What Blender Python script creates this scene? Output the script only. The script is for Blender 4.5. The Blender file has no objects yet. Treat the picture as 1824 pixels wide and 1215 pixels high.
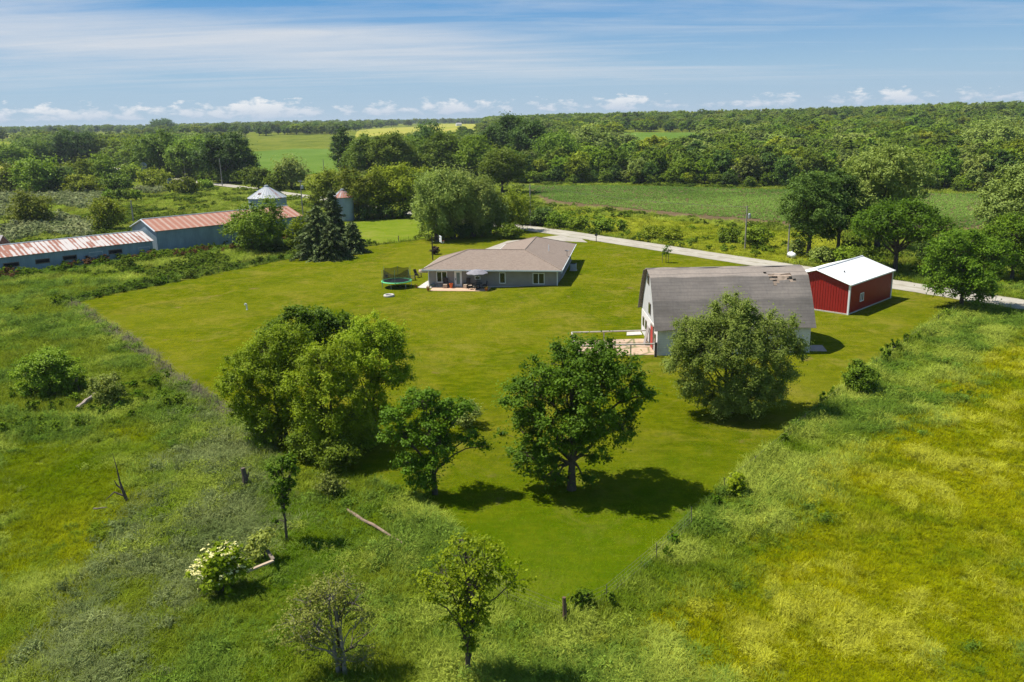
import bpy, math, random
import numpy as np
from mathutils import Vector, Matrix
from mathutils.geometry import delaunay_2d_cdt

sc = bpy.context.scene
COL = sc.collection
PI = math.pi
# ------------------------------------------------------------------ camera
FPX = 1480.0; CAMH = 21.0; PITCH = math.atan(391 / FPX); ROLL = math.radians(1.2)
_fw = np.array([0, math.cos(PITCH), -math.sin(PITCH)])
_R = np.array([1.0, 0, 0]); _U = np.array([0, math.sin(PITCH), math.cos(PITCH)])
_ir = math.cos(ROLL) * _R - math.sin(ROLL) * _U
_iu = math.sin(ROLL) * _R + math.cos(ROLL) * _U
cam = bpy.data.objects.new('camera', bpy.data.cameras.new('camera')); COL.objects.link(cam)
cam.data.sensor_width = 36; cam.data.lens = FPX / 1824 * 36; cam.data.clip_end = 30000; cam.data.clip_start = 0.5
cam.matrix_world = Matrix(((_ir[0], _iu[0], -_fw[0], 0), (_ir[1], _iu[1], -_fw[1], 0), (_ir[2], _iu[2], -_fw[2], CAMH), (0, 0, 0, 1)))
sc.camera = cam

# ------------------------------------------------------------------ terrain
def ss(a, b, x):
    t = np.clip((np.asarray(x, float) - a) / (b - a), 0, 1); return t * t * (3 - 2 * t)
def T(x, y):
    x = np.asarray(x, float); y = np.asarray(y, float)
    d = np.hypot(x, y); az = np.degrees(np.arctan2(x, np.maximum(y, 1e-6)))
    wR = ss(-6, 2, az)
    zR = 16.5 * ss(290, 1050, d)
    zL = 12.5 * ss(520, 1300, d) + 8 * ss(1400, 2600, d)
    z = zR * wR + zL * (1 - wR)
    z = z + (1.6 * np.sin(x / 170 + 1) * np.sin(y / 210) + 0.9 * np.sin(x / 67 + y / 91)) * ss(300, 800, d)
    z = z + 0.42 * np.exp(-((x - 7.5) ** 2 + (y - 105) ** 2) / (2 * 4.6 ** 2))
    return z
def Tz(x, y): return float(T(x, y))
def ray(px, py): return _fw + (px - 912) / FPX * _ir - (py - 607.5) / FPX * _iu
def G(px, py):
    """point of the terrain seen at this place of the photograph"""
    d = ray(px, py); t = 20.0; prev = t
    for i in range(4000):
        p = d * t; z = CAMH + p[2]
        if z <= Tz(p[0], p[1]): break
        prev = t; t += max(0.5, t * 0.004)
        if t > 6000: break
    lo, hi = prev, t
    for i in range(18):
        m = (lo + hi) / 2; p = d * m
        if CAMH + p[2] <= Tz(p[0], p[1]): hi = m
        else: lo = m
    p = d * hi
    return float(p[0]), float(p[1])
def HT(base, tpx, tpy):
    """height above the terrain of a point seen at (tpx,tpy) standing over base"""
    d = ray(tpx, tpy); t = base[1] / d[1]
    return float(CAMH + d[2] * t - Tz(*base))
def GP(l): return [G(*p) for p in l]

# ------------------------------------------------------------------ noise in numpy
def vn(x, y, seed=0):
    x = np.asarray(x, float); y = np.asarray(y, float)
    xi = np.floor(x).astype(np.int64); yi = np.floor(y).astype(np.int64)
    fx = x - xi; fy = y - yi; fx = fx * fx * (3 - 2 * fx); fy = fy * fy * (3 - 2 * fy)
    def h(a, b):
        n = (a * 374761393 + b * 668265263 + seed * 974634777) & 0x7fffffff
        n = ((n ^ (n >> 13)) * 1274126177) & 0x7fffffff
        return ((n ^ (n >> 16)) & 0xffff) / 65535.0
    return (h(xi, yi) * (1 - fx) + h(xi + 1, yi) * fx) * (1 - fy) + (h(xi, yi + 1) * (1 - fx) + h(xi + 1, yi + 1) * fx) * fy
def fbm(x, y, s, seed=0, o=4):
    t = 0; a = 0.5; n = 0; x = np.asarray(x, float) / s; y = np.asarray(y, float) / s
    for i in range(o):
        t = t + a * vn(x, y, seed + i * 17); n += a; a *= 0.5; x = x * 2.03; y = y * 2.03
    return t / n
def inpoly(x, y, poly):
    x = np.asarray(x, float); y = np.asarray(y, float); r = np.zeros(x.shape, bool); n = len(poly)
    for i in range(n):
        x1, y1 = poly[i]; x2, y2 = poly[(i + 1) % n]
        c = ((y1 > y) != (y2 > y)) & (x < (x2 - x1) * (y - y1) / ((y2 - y1) if y2 != y1 else 1e-9) + x1)
        r ^= c
    return r
def dseg(x, y, line):
    x = np.asarray(x, float); y = np.asarray(y, float); D = np.full(x.shape, 1e9)
    for (x1, y1), (x2, y2) in zip(line[:-1], line[1:]):
        L2 = (x2 - x1) ** 2 + (y2 - y1) ** 2 + 1e-9
        t = np.clip(((x - x1) * (x2 - x1) + (y - y1) * (y2 - y1)) / L2, 0, 1)
        D = np.minimum(D, np.hypot(x - x1 - t * (x2 - x1), y - y1 - t * (y2 - y1)))
    return D

# ------------------------------------------------------------------ materials
class NT:
    def __init__(s, nt): s.nt = nt; s.N = nt.nodes; s.L = nt.links
    def n(s, t, **k):
        o = s.N.new(t)
        for a, b in k.items(): setattr(o, a, b)
        return o
    def put(s, sock, v):
        if v is None: return
        if hasattr(v, 'is_output') or isinstance(v, bpy.types.NodeSocket): s.L.new(v, sock)
        elif isinstance(v, (tuple, list)) and len(v) == 3 and sock.type == 'RGBA': sock.default_value = (*v, 1)
        else: sock.default_value = v
    def math(s, op, a, b=None, c=None, clamp=False):
        o = s.n('ShaderNodeMath', operation=op, use_clamp=clamp)
        for i, v in enumerate((a, b, c)): s.put(o.inputs[i], v)
        return o.outputs[0]
    def vmath(s, op, a, b=None):
        o = s.n('ShaderNodeVectorMath', operation=op); s.put(o.inputs[0], a); s.put(o.inputs[1], b); return o.outputs[0]
    def noise(s, vec, scale, detail=4, rough=0.55, dist=0.0):
        o = s.n('ShaderNodeTexNoise'); s.put(o.inputs['Vector'], vec); o.inputs['Scale'].default_value = scale
        o.inputs['Detail'].default_value = detail; o.inputs['Roughness'].default_value = rough; o.inputs['Distortion'].default_value = dist
        return o.outputs['Fac']
    def mix(s, f, a, b, mode='MIX'):
        o = s.n('ShaderNodeMix', data_type='RGBA', blend_type=mode)
        s.put(o.inputs[0], f); s.put(o.inputs[6], a); s.put(o.inputs[7], b); return o.outputs[2]
    def ramp(s, f, stops, interp='LINEAR'):
        o = s.n('ShaderNodeValToRGB'); s.put(o.inputs[0], f); r = o.color_ramp; r.interpolation = interp
        while len(r.elements) < len(stops): r.elements.new(0.5)
        for e, (p, c) in zip(r.elements, stops):
            e.position = p; e.color = (*c, 1) if isinstance(c, tuple) else (c, c, c, 1)
        return o.outputs[0]
    def mapr(s, f, a, b, c=0.0, d=1.0):
        o = s.n('ShaderNodeMapRange'); o.clamp = True; s.put(o.inputs[0], f)
        for i, v in enumerate((a, b, c, d)): o.inputs[i + 1].default_value = v
        return o.outputs[0]
    def mapping(s, vec, sc=(1, 1, 1), rot=(0, 0, 0), loc=(0, 0, 0)):
        o = s.n('ShaderNodeMapping'); s.put(o.inputs[0], vec); o.inputs[1].default_value = loc; o.inputs[2].default_value = rot; o.inputs[3].default_value = sc
        return o.outputs[0]
    def bump(s, h, strength=0.3, dist=0.05):
        o = s.n('ShaderNodeBump'); s.put(o.inputs['Height'], h); o.inputs['Strength'].default_value = strength; o.inputs['Distance'].default_value = dist
        return o.outputs[0]
    def attr(s, name, t='GEOMETRY'):
        return s.n('ShaderNodeAttribute', attribute_name=name, attribute_type=t)
    def coord(s, k='Object'): return s.n('ShaderNodeTexCoord').outputs[k]
    def pos(s): return s.n('ShaderNodeNewGeometry').outputs['Position']
MATS = {}
def mat(name):
    m = bpy.data.materials.new(name); m.use_nodes = True; t = NT(m.node_tree); b = t.N['Principled BSDF']; MATS[name] = m
    b.inputs['Roughness'].default_value = 0.8; b.inputs['Specular IOR Level'].default_value = 0.25
    return m, t, b
def plain(name, col, rough=0.6, var=0.12, scale=3.0, metal=0.0, bump=0.0, spec=0.3, bscale=30):
    m, t, b = mat(name); co = t.coord()
    f = t.noise(co, scale, 5)
    c = t.mix(t.mapr(f, 0.3, 0.7), tuple(x * (1 - var) for x in col), tuple(min(1, x * (1 + var)) for x in col))
    t.L.new(c, b.inputs['Base Color']); b.inputs['Roughness'].default_value = rough; b.inputs['Metallic'].default_value = metal
    b.inputs['Specular IOR Level'].default_value = spec
    if bump: t.L.new(t.bump(t.noise(co, bscale, 3), bump, 0.02), b.inputs['Normal'])
    return m
def leafmat(name, dark, light, trans=0.35, inst=False, hue=0.014):
    m, t, b = mat(name)
    a = t.attr('tint').outputs['Fac']
    c = t.mix(a, dark, light)
    oi = t.n('ShaderNodeObjectInfo').outputs['Random']
    hs = t.n('ShaderNodeHueSaturation'); t.L.new(c, hs.inputs['Color'])
    t.L.new(t.mapr(oi, 0, 1, 0.5 - hue * 0.2, 0.5 + hue), hs.inputs['Hue']); t.L.new(t.mapr(t.math('FRACT', t.math('MULTIPLY', oi, 7.31)), 0, 1, 0.70, 1.30), hs.inputs['Value'])
    t.L.new(hs.outputs[0], b.inputs['Base Color']); b.inputs['Roughness'].default_value = 0.55; b.inputs['Specular IOR Level'].default_value = 0.12
    tr = t.n('ShaderNodeBsdfTranslucent'); t.L.new(t.mix(0.5, hs.outputs[0], (1.0, 1.0, 0.35), 'MULTIPLY'), tr.inputs[0])
    mx = t.n('ShaderNodeMixShader'); mx.inputs[0].default_value = trans
    t.L.new(b.outputs[0], mx.inputs[1]); t.L.new(tr.outputs[0], mx.inputs[2])
    t.L.new(mx.outputs[0], t.N['Material Output'].inputs[0])
    return m
def grassmat(name, trans=0.3, gain=1.0):
    m, t, b = mat(name)
    a = t.attr('tint').outputs['Fac']; c = t.attr('col', 'INSTANCER').outputs['Color']
    v = t.mapr(a, 0, 1, 0.72 * gain, 1.28 * gain)
    c2 = t.vmath('SCALE', c); t.L.new(v, c2.node.inputs['Scale'])
    t.L.new(c2, b.inputs['Base Color']); b.inputs['Roughness'].default_value = 0.8; b.inputs['Specular IOR Level'].default_value = 0.0
    tr = t.n('ShaderNodeBsdfTranslucent'); t.L.new(c2, tr.inputs[0])
    mx = t.n('ShaderNodeMixShader'); mx.inputs[0].default_value = trans
    t.L.new(b.outputs[0], mx.inputs[1]); t.L.new(tr.outputs[0], mx.inputs[2]); t.L.new(mx.outputs[0], t.N['Material Output'].inputs[0])
    return m

# ------------------------------------------------------------------ objects
def tag(o, label=None, cat=None, group=None, kind=None):
    if label: o['label'] = label
    if cat: o['category'] = cat
    if group: o['group'] = group
    if kind: o['kind'] = kind
    return o
def empty(name, loc, rz=0.0, label=None, cat=None, group=None):
    o = bpy.data.objects.new(name, None); COL.objects.link(o); o.location = loc; o.rotation_euler = (0, 0, rz); o.empty_display_size = 0.5
    return tag(o, label, cat, group)
def npmesh(name, V, F, mats, tint=None, mi=None, smooth=False):
    V = np.asarray(V, np.float32); F = np.asarray(F, np.int32); me = bpy.data.meshes.new(name)
    me.vertices.add(len(V)); me.vertices.foreach_set('co', V.ravel()); k = F.shape[1]
    me.loops.add(F.size); me.loops.foreach_set('vertex_index', F.ravel())
    me.polygons.add(len(F)); me.polygons.foreach_set('loop_start', np.arange(0, F.size, k, dtype=np.int32))
    for m in (mats if isinstance(mats, (list, tuple)) else [mats]): me.materials.append(m)
    if mi is not None: me.polygons.foreach_set('material_index', np.asarray(mi, np.int32))
    me.update(calc_edges=True)
    if tint is not None:
        a = me.attributes.new('tint', 'FLOAT', 'FACE'); a.data.foreach_set('value', np.asarray(tint, np.float32))
    if smooth: me.polygons.foreach_set('use_smooth', np.ones(len(F), bool))
    return me
def link(name, me, parent=None, loc=None, rz=None):
    o = bpy.data.objects.new(name, me); COL.objects.link(o)
    if parent: o.parent = parent
    if loc is not None: o.location = loc
    if rz is not None: o.rotation_euler = (0, 0, rz)
    return o
class MB:
    """collects shapes of one mesh"""
    def __init__(s): s.v = []; s.f = []; s.m = []
    def add(s, V, F, m=0):
        k = len(s.v); s.v += [tuple(map(float, p)) for p in V]; s.f += [tuple(int(i) + k for i in f) for f in F]; s.m += [m] * len(F); return s
    def box(s, c, d, rz=0.0, m=0, tilt=None):
        x, y, z = (q / 2 for q in d); P = [(-x, -y, -z), (x, -y, -z), (x, y, -z), (-x, y, -z), (-x, -y, z), (x, -y, z), (x, y, z), (-x, y, z)]
        M = Matrix.Rotation(rz, 3, 'Z')
        if tilt: M = M @ Matrix.Rotation(tilt[1], 3, tilt[0])
        P = [M @ Vector(p) + Vector(c) for p in P]
        return s.add(P, [(0, 3, 2, 1), (4, 5, 6, 7), (0, 1, 5, 4), (1, 2, 6, 5), (2, 3, 7, 6), (3, 0, 4, 7)], m)
    def prism(s, poly, z0, z1, m=0):
        n = len(poly); V = [(x, y, z0) for x, y in poly] + [(x, y, z1) for x, y in poly]
        return s.add(V, [tuple(range(n - 1, -1, -1)), tuple(range(n, 2 * n))] + [(i, (i + 1) % n, n + (i + 1) % n, n + i) for i in range(n)], m)
    def poly(s, P, m=0): return s.add(P, [tuple(range(len(P)))], m)
    def slab(s, P, t, m=0):
        """polygon P thickened downward along z by t"""
        n = len(P); V = list(P) + [(x, y, z - t) for x, y, z in P]
        return s.add(V, [tuple(range(n)), tuple(range(2 * n - 1, n - 1, -1))] + [((i + 1) % n, i, n + i, n + (i + 1) % n) for i in range(n)], m)
    def tube(s, P, R, n=8, m=0, cap=True):
        V, F = tubeq(np.array(P, float), np.array(R if hasattr(R, '__len__') else [R] * len(P), float), n); s.add(V, F, m)
        if cap: s.add(V[:n], [tuple(range(n))], m); s.add(V[-n:], [tuple(range(n))], m)
        return s
    def lathe(s, prof, n=16, c=(0, 0, 0), m=0, cap=True):
        V = [(c[0] + r * math.cos(2 * PI * i / n), c[1] + r * math.sin(2 * PI * i / n), c[2] + z) for r, z in prof for i in range(n)]
        F = [(j * n + i, j * n + (i + 1) % n, (j + 1) * n + (i + 1) % n, (j + 1) * n + i) for j in range(len(prof) - 1) for i in range(n)]
        s.add(V, F, m)
        if cap: s.add(V[:n], [tuple(range(n - 1, -1, -1))], m); s.add(V[-n:], [tuple(range(n))], m)
        return s
    def torus(s, R, r, n=32, k=8, c=(0, 0, 0), sz=1.0, m=0):
        V = [(c[0] + (R + r * math.cos(b)) * math.cos(a), c[1] + (R + r * math.cos(b)) * math.sin(a), c[2] + r * sz * math.sin(b)) for a in [2 * PI * i / n for i in range(n)] for b in [2 * PI * j / k for j in range(k)]]
        F = [(i * k + j, ((i + 1) % n) * k + j, ((i + 1) % n) * k + (j + 1) % k, i * k + (j + 1) % k) for i in range(n) for j in range(k)]
        return s.add(V, F, m)
    def build(s, name, mats, parent=None, loc=None, rz=None, smooth=False, bevel=0.0):
        me = bpy.data.meshes.new(name); me.from_pydata(s.v, [], s.f)
        for q in (mats if isinstance(mats, (list, tuple)) else [mats]): me.materials.append(q)
        me.polygons.foreach_set('material_index', s.m); me.update()
        if smooth: me.polygons.foreach_set('use_smooth', [True] * len(me.polygons))
        o = link(name, me, parent, loc, rz)
        if bevel:
            b = o.modifiers.new('bevel', 'BEVEL'); b.width = bevel; b.segments = 2; b.limit_method = 'ANGLE'
        return o
def tubeq(P, R, n=6):
    P = np.asarray(P, float); d = np.gradient(P, axis=0); d /= np.linalg.norm(d, axis=1)[:, None] + 1e-9
    ref = np.array([1.0, 0.13, 0.07]) if abs(d[0][0]) < 0.8 else np.array([0.05, 1.0, 0.1])
    a = np.cross(d, ref); a /= np.linalg.norm(a, axis=1)[:, None] + 1e-9; b = np.cross(d, a)
    t = np.arange(n) * 2 * PI / n
    V = P[:, None, :] + R[:, None, None] * (np.cos(t)[None, :, None] * a[:, None, :] + np.sin(t)[None, :, None] * b[:, None, :])
    k = len(P); i = np.arange(k - 1)[:, None] * n; j = np.arange(n)[None, :]; j2 = (j + 1) % n
    F = np.stack([i + j, i + j2, i + n + j2, i + n + j], -1).reshape(-1, 4)
    return V.reshape(-1, 3), F
class QB:
    def __init__(s): s.V = []; s.F = []; s.n = 0
    def add(s, V, F): s.V.append(V); s.F.append(F + s.n); s.n += len(V)
    def get(s): return (np.concatenate(s.V), np.concatenate(s.F)) if s.V else (np.zeros((0, 3)), np.zeros((0, 4), int))
def sheet(name, poly, res, zoff, m, kind='structure', jit=0.0, sub=3.0, label=None, cat=None):
    """a ground sheet draped on the terrain"""
    rng = np.random.default_rng(len(poly) * 7 + int(res * 10)); P = []
    for (x1, y1), (x2, y2) in zip(poly, poly[1:] + poly[:1]):
        k = max(1, int(math.hypot(x2 - x1, y2 - y1) / sub))
        for i in range(k):
            f = i / k; P.append((x1 + (x2 - x1) * f + rng.uniform(-jit, jit), y1 + (y2 - y1) * f + rng.uniform(-jit, jit)))
    A = np.array(P); n = len(P)
    gx, gy = np.meshgrid(np.arange(A[:, 0].min(), A[:, 0].max(), res), np.arange(A[:, 1].min(), A[:, 1].max(), res)); gx = gx.ravel(); gy = gy.ravel()
    k = inpoly(gx, gy, P) & (dseg(gx, gy, P + P[:1]) > res * 0.3); pts = P + list(zip(gx[k], gy[k]))
    r = delaunay_2d_cdt([Vector(p) for p in pts], [(i, (i + 1) % n) for i in range(n)], [], 1, 1e-4)
    V = [(p.x, p.y, Tz(p.x, p.y) + zoff) for p in r[0]]
    me = bpy.data.meshes.new(name); me.from_pydata(V, [], [tuple(f) for f in r[2]]); me.materials.append(m); me.update()
    if me.polygons and me.polygons[0].normal.z < 0: me.flip_normals()
    me.polygons.foreach_set('use_smooth', [True] * len(me.polygons))
    return tag(link(name, me), label, cat, None, kind)

# ------------------------------------------------------------------ instanced stuff (grass, crops, far woods)
def instancer(name, src, P, rot, scl, idx, col, label, cat):
    c = bpy.data.collections.new(name + '_source')
    for i, me in enumerate(src): c.objects.link(bpy.data.objects.new('%s_source_%02d' % (name, i), me))
    me = bpy.data.meshes.new(name); me.vertices.add(len(P)); me.vertices.foreach_set('co', np.asarray(P, np.float32).ravel())
    for nm, a in (('rot', rot), ('scl', scl), ('col', col)):
        q = me.attributes.new(nm, 'FLOAT_VECTOR', 'POINT'); q.data.foreach_set('vector', np.asarray(a, np.float32).ravel())
    q = me.attributes.new('idx', 'INT', 'POINT'); q.data.foreach_set('value', np.asarray(idx, np.int32))
    o = link(name, me); ng = bpy.data.node_groups.new(name, 'GeometryNodeTree')
    ng.interface.new_socket('Geometry', in_out='INPUT', socket_type='NodeSocketGeometry'); ng.interface.new_socket('Geometry', in_out='OUTPUT', socket_type='NodeSocketGeometry')
    t = NT(ng); gi = t.n('NodeGroupInput'); go = t.n('NodeGroupOutput'); ip = t.n('GeometryNodeInstanceOnPoints')
    ci = t.n('GeometryNodeCollectionInfo'); ci.inputs['Collection'].default_value = c; ci.inputs['Separate Children'].default_value = True; ci.inputs['Reset Children'].default_value = True
    def na(nm, dt):
        a = t.n('GeometryNodeInputNamedAttribute', data_type=dt); a.inputs['Name'].default_value = nm; return a.outputs['Attribute']
    e = t.n('FunctionNodeEulerToRotation'); t.L.new(na('rot', 'FLOAT_VECTOR'), e.inputs[0])
    t.L.new(gi.outputs[0], ip.inputs['Points']); t.L.new(ci.outputs[0], ip.inputs['Instance']); ip.inputs['Pick Instance'].default_value = True
    t.L.new(na('idx', 'INT'), ip.inputs['Instance Index']); t.L.new(e.outputs[0], ip.inputs['Rotation']); t.L.new(na('scl', 'FLOAT_VECTOR'), ip.inputs['Scale'])
    t.L.new(ip.outputs[0], go.inputs[0])
    o.modifiers.new('scatter', 'NODES').node_group = ng
    return tag(o, label, cat, None, 'stuff')

# ------------------------------------------------------------------ plants
BARK = plain('bark', (0.09, 0.07, 0.05), 0.9, 0.3, 6, bump=0.4, bscale=14)
BARKP = plain('pale_bark', (0.24, 0.21, 0.17), 0.9, 0.25, 6, bump=0.3, bscale=14)
LM = {
 'willow': leafmat('willow_leaf', (0.140, 0.200, 0.005), (0.350, 0.430, 0.018), 0.42),
 'grey_willow': leafmat('silvery_willow_leaf', (0.190, 0.265, 0.030), (0.430, 0.525, 0.110), 0.45),
 'dark': leafmat('dark_leaf', (0.055, 0.105, 0.004), (0.180, 0.275, 0.014), 0.42),
 'deep': leafmat('deep_leaf', (0.060, 0.110, 0.014), (0.150, 0.230, 0.036)),
 'mid': leafmat('mid_leaf', (0.115, 0.175, 0.008), (0.260, 0.345, 0.022)),
 'pale': leafmat('pale_leaf', (0.165, 0.210, 0.030), (0.360, 0.420, 0.100)),
 'lime': leafmat('lime_leaf', (0.190, 0.255, 0.005), (0.420, 0.480, 0.016), 0.45),
 'olive': leafmat('olive_leaf', (0.165, 0.195, 0.008), (0.340, 0.380, 0.020)),
 'sage': leafmat('sage_leaf', (0.190, 0.215, 0.024), (0.380, 0.410, 0.085), 0.4),
 'spruce': leafmat('spruce_needle', (0.048, 0.072, 0.014), (0.160, 0.200, 0.058), 0.1),
 'blue_spruce': leafmat('blue_spruce_needle', (0.055, 0.09, 0.085), (0.13, 0.18, 0.17), 0.1),
 'bloom': leafmat('cream_blossom', (0.62, 0.58, 0.22), (0.86, 0.80, 0.44), 0.2, hue=0.0),
 'red': leafmat('purple_leaf', (0.035, 0.022, 0.016), (0.075, 0.05, 0.03)),
 'wood': leafmat('woodland_leaf', (0.115, 0.170, 0.012), (0.270, 0.345, 0.036), hue=0.025),
}
def unit(v): return v / (np.linalg.norm(v, axis=-1, keepdims=True) + 1e-9)
def leafquads(rng, C, n, rc, L, W, out=None, flat=0.7, droop=0.0):
    """n leaves round each clump centre in C; returns V,F,tint"""
    K = len(C); rc = np.broadcast_to(np.asarray(rc, float), (K,)); N = K * n
    D = unit(rng.normal(size=(N, 3))); r = np.minimum(np.abs(rng.normal(0, 0.62, N)), 1.7)
    off = D * r[:, None] * np.repeat(rc, n)[:, None]; off[:, 2] *= flat
    if droop: off[:, 2] = off[:, 2] * (1 + droop) - droop * np.repeat(rc, n) * rng.random(N) * 0.8
    p = np.repeat(C, n, 0) + off
    o = np.repeat(out, n, 0) if out is not None else D
    nor = unit(0.75 * np.array([0, 0, 1.0]) + np.array([-.22, .05, 0]) * 0 + 0.45 * o + 0.35 * D + 0.62 * rng.normal(size=(N, 3)))
    ax = np.cross(nor, rng.normal(size=(N, 3)))
    if droop: ax = ax + np.array([0, 0, -1.0]) * droop * 0.55
    ax = unit(ax); bx = unit(np.cross(nor, ax))
    s = rng.uniform(0.65, 1.35, N)[:, None]
    a = ax * L * 0.5 * s; b = bx * W * 0.5 * s
    V = np.stack([p - a, p + b - 0.15 * a, p + a, p - b - 0.15 * a], 1).reshape(-1, 3)
    F = np.arange(N * 4).reshape(-1, 4)
    tint = np.clip(np.repeat(rng.random(K), n) * 0.55 + rng.random(N) * 0.45, 0, 1)
    return V, F, tint
def auto_lobes(rng, h, w, hb, k, rr=(0.36, 0.52), taper=0.0, spread=0.62):
    L = []; cz = (h + hb) / 2; hz = (h - hb) / 2; g = rng.random() * 6
    for i in range(k):
        t = (i + 0.5) / k; z = 1 - 2 * t; r = math.sqrt(max(0, 1 - z * z)); a = g + i * 2.39996 + rng.uniform(-.3, .3); q = spread * rng.uniform(0.85, 1.12)
        f = 1 - taper * max(0, z)
        R = w * rng.uniform(*rr) * f
        L.append((w * q * r * math.cos(a) * f, w * q * r * math.sin(a) * f, cz + hz * z * spread * rng.uniform(.95, 1.1), R, min(R * 0.85, hz * 0.75)))
    L.append((0, 0, cz, w * 0.5, hz * 0.55)); return L
def clumps(rng, lobes, k, low=-0.55):
    """clump centres on the outside of the lobes, with their outward direction"""
    A = np.array([l[3] ** 2 for l in lobes]); A = A / A.sum(); C = []; O = []; I = []
    for i, l in enumerate(lobes):
        m = max(3, int(round(k * A[i]))); d = unit(rng.normal(size=(m * 3, 3))); d = d[d[:, 2] > low][:m]
        r = 0.50 + 0.72 * rng.random(len(d)) ** 0.85
        rz = l[4] if len(l) > 4 else l[3] * 0.85
        C.append(np.array(l[:3]) + d * r[:, None] * np.array([l[3], l[3], rz])); O.append(d); I += [i] * len(d)
    return np.concatenate(C), np.concatenate(O), np.array(I)
def limbs(rng, lobes, C, I, h, r0, stems=1, twigs=True, lean=(0, 0), rmin=0.015, sides=6, tfrac=0.5, base=None):
    q = QB(); zs = [l[2] for l in lobes]; top = max(zs)
    bases = base or [(0, 0)] if stems == 1 else [(math.cos(i * 2.4) * r0 * 1.3, math.sin(i * 2.4) * r0 * 1.3) for i in range(stems)]
    tr = []
    for sI in range(stems):
        mem = [l for i, l in enumerate(lobes) if i % stems == sI] or lobes
        mx = np.mean([l[0] for l in mem]); my = np.mean([l[1] for l in mem]); hz = top * min(.92, tfrac + 0.25)
        b = bases[sI] if sI < len(bases) else (0, 0); n = 6; P = []
        for j in range(n):
            f = j / (n - 1); P.append((b[0] + (mx * 0.5 + lean[0] - b[0] * 0.3) * f ** 1.4 + rng.normal() * 0.03 * h * f * 0.4, b[1] + (my * 0.5 + lean[1] - b[1] * 0.3) * f ** 1.4 + rng.normal() * 0.03 * h * f * 0.4, -0.15 + (hz + 0.15) * f))
        R = [r0 * (1.25 if j == 0 else 1 - 0.62 * j / (n - 1)) / math.sqrt(stems) for j in range(n)]
        q.add(*tubeq(P, np.array(R), sides + 2)); tr.append((np.array(P), R))
    for i, l in enumerate(lobes):
        P, R = tr[i % stems]; c = np.array(l[:3]); f = np.clip((0.66 * c[2] - 0.22 * math.hypot(c[0], c[1])) / max(P[-1][2], .1), 0.30, 0.98) * rng.uniform(0.82, 1.02)
        k = f * (len(P) - 1); k0 = int(min(k, len(P) - 2)); s = P[k0] + (P[k0 + 1] - P[k0]) * (k - k0)
        mid = s + (c - s) * 0.5 + np.array([0, 0, 0.10 * np.linalg.norm(c - s)]) + rng.normal(size=3) * 0.04 * np.linalg.norm(c - s)
        rr = max(rmin * 1.6, R[k0] * 0.5)
        jl = 0.05 * np.linalg.norm(c - s); LP = np.array([s, (s + mid) / 2 + rng.normal(size=3) * jl, mid, (mid + c) / 2 + rng.normal(size=3) * jl, c])
        q.add(*tubeq(LP, rr * np.array([1, .85, .65, .5, .32]), sides))
        if twigs:
            for p in C[I == i]:
                s2 = LP[3] if rng.random() < .5 else LP[4]
                m2 = (s2 + p) / 2 + rng.normal(size=3) * 0.06 * np.linalg.norm(p - s2)
                q.add(*tubeq([s2, m2, p], max(rmin, rr * .2) * np.array([1, .7, .35]), 4))
    return q.get()
def make_tree(name, label, cat, base, lobes, leaf, k, n, rc, L, W=None, flat=0.7, droop=0.0, r0=0.2, stems=1, bark=None, twigs=True, seed=1, group=None, low=-0.55, lean=(0, 0), tfrac=0.5, zo=0.0, rmin=0.015):
    rng = np.random.default_rng(seed); C, O, I = clumps(rng, lobes, k, low); h = max(l[2] + l[3] for l in lobes)
    V, F, t = leafquads(rng, C, n, rc * rng.uniform(0.75, 1.25, len(C)), L, W or L * 0.6, O, flat, droop)
    e = empty(name, (base[0], base[1], Tz(*base) + zo), 0, label, cat, group)
    tv, tf = limbs(rng, lobes, C, I, h, r0, stems, twigs, lean, rmin=rmin, tfrac=tfrac)
    link('trunk', npmesh('trunk', tv, tf, bark or BARK, smooth=True), e)
    link('crown', npmesh('crown', V, F, LM[leaf], t), e)
    return e
SD = [100]
def ptree(name, label, cat, bpx, top, halfw, style, leaf, group=None, dy=0.0, hb=None, lobes=None, wy=None, dens=1.0):
    """a tree standing where the photograph shows it: base pixel, top pixel row, half width in pixels"""
    b = G(*bpx); SD[0] += 1; seed = SD[0]; rng = np.random.default_rng(seed)
    dep = math.hypot(b[0], b[1]); h = HT(b, bpx[0], top); w = halfw * (b[1] / math.cos(PITCH)) / FPX * 1.02
    return gtree(name, label, cat, b, h, w, style, leaf, dep, seed, group, hb, lobes, dens)
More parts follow.
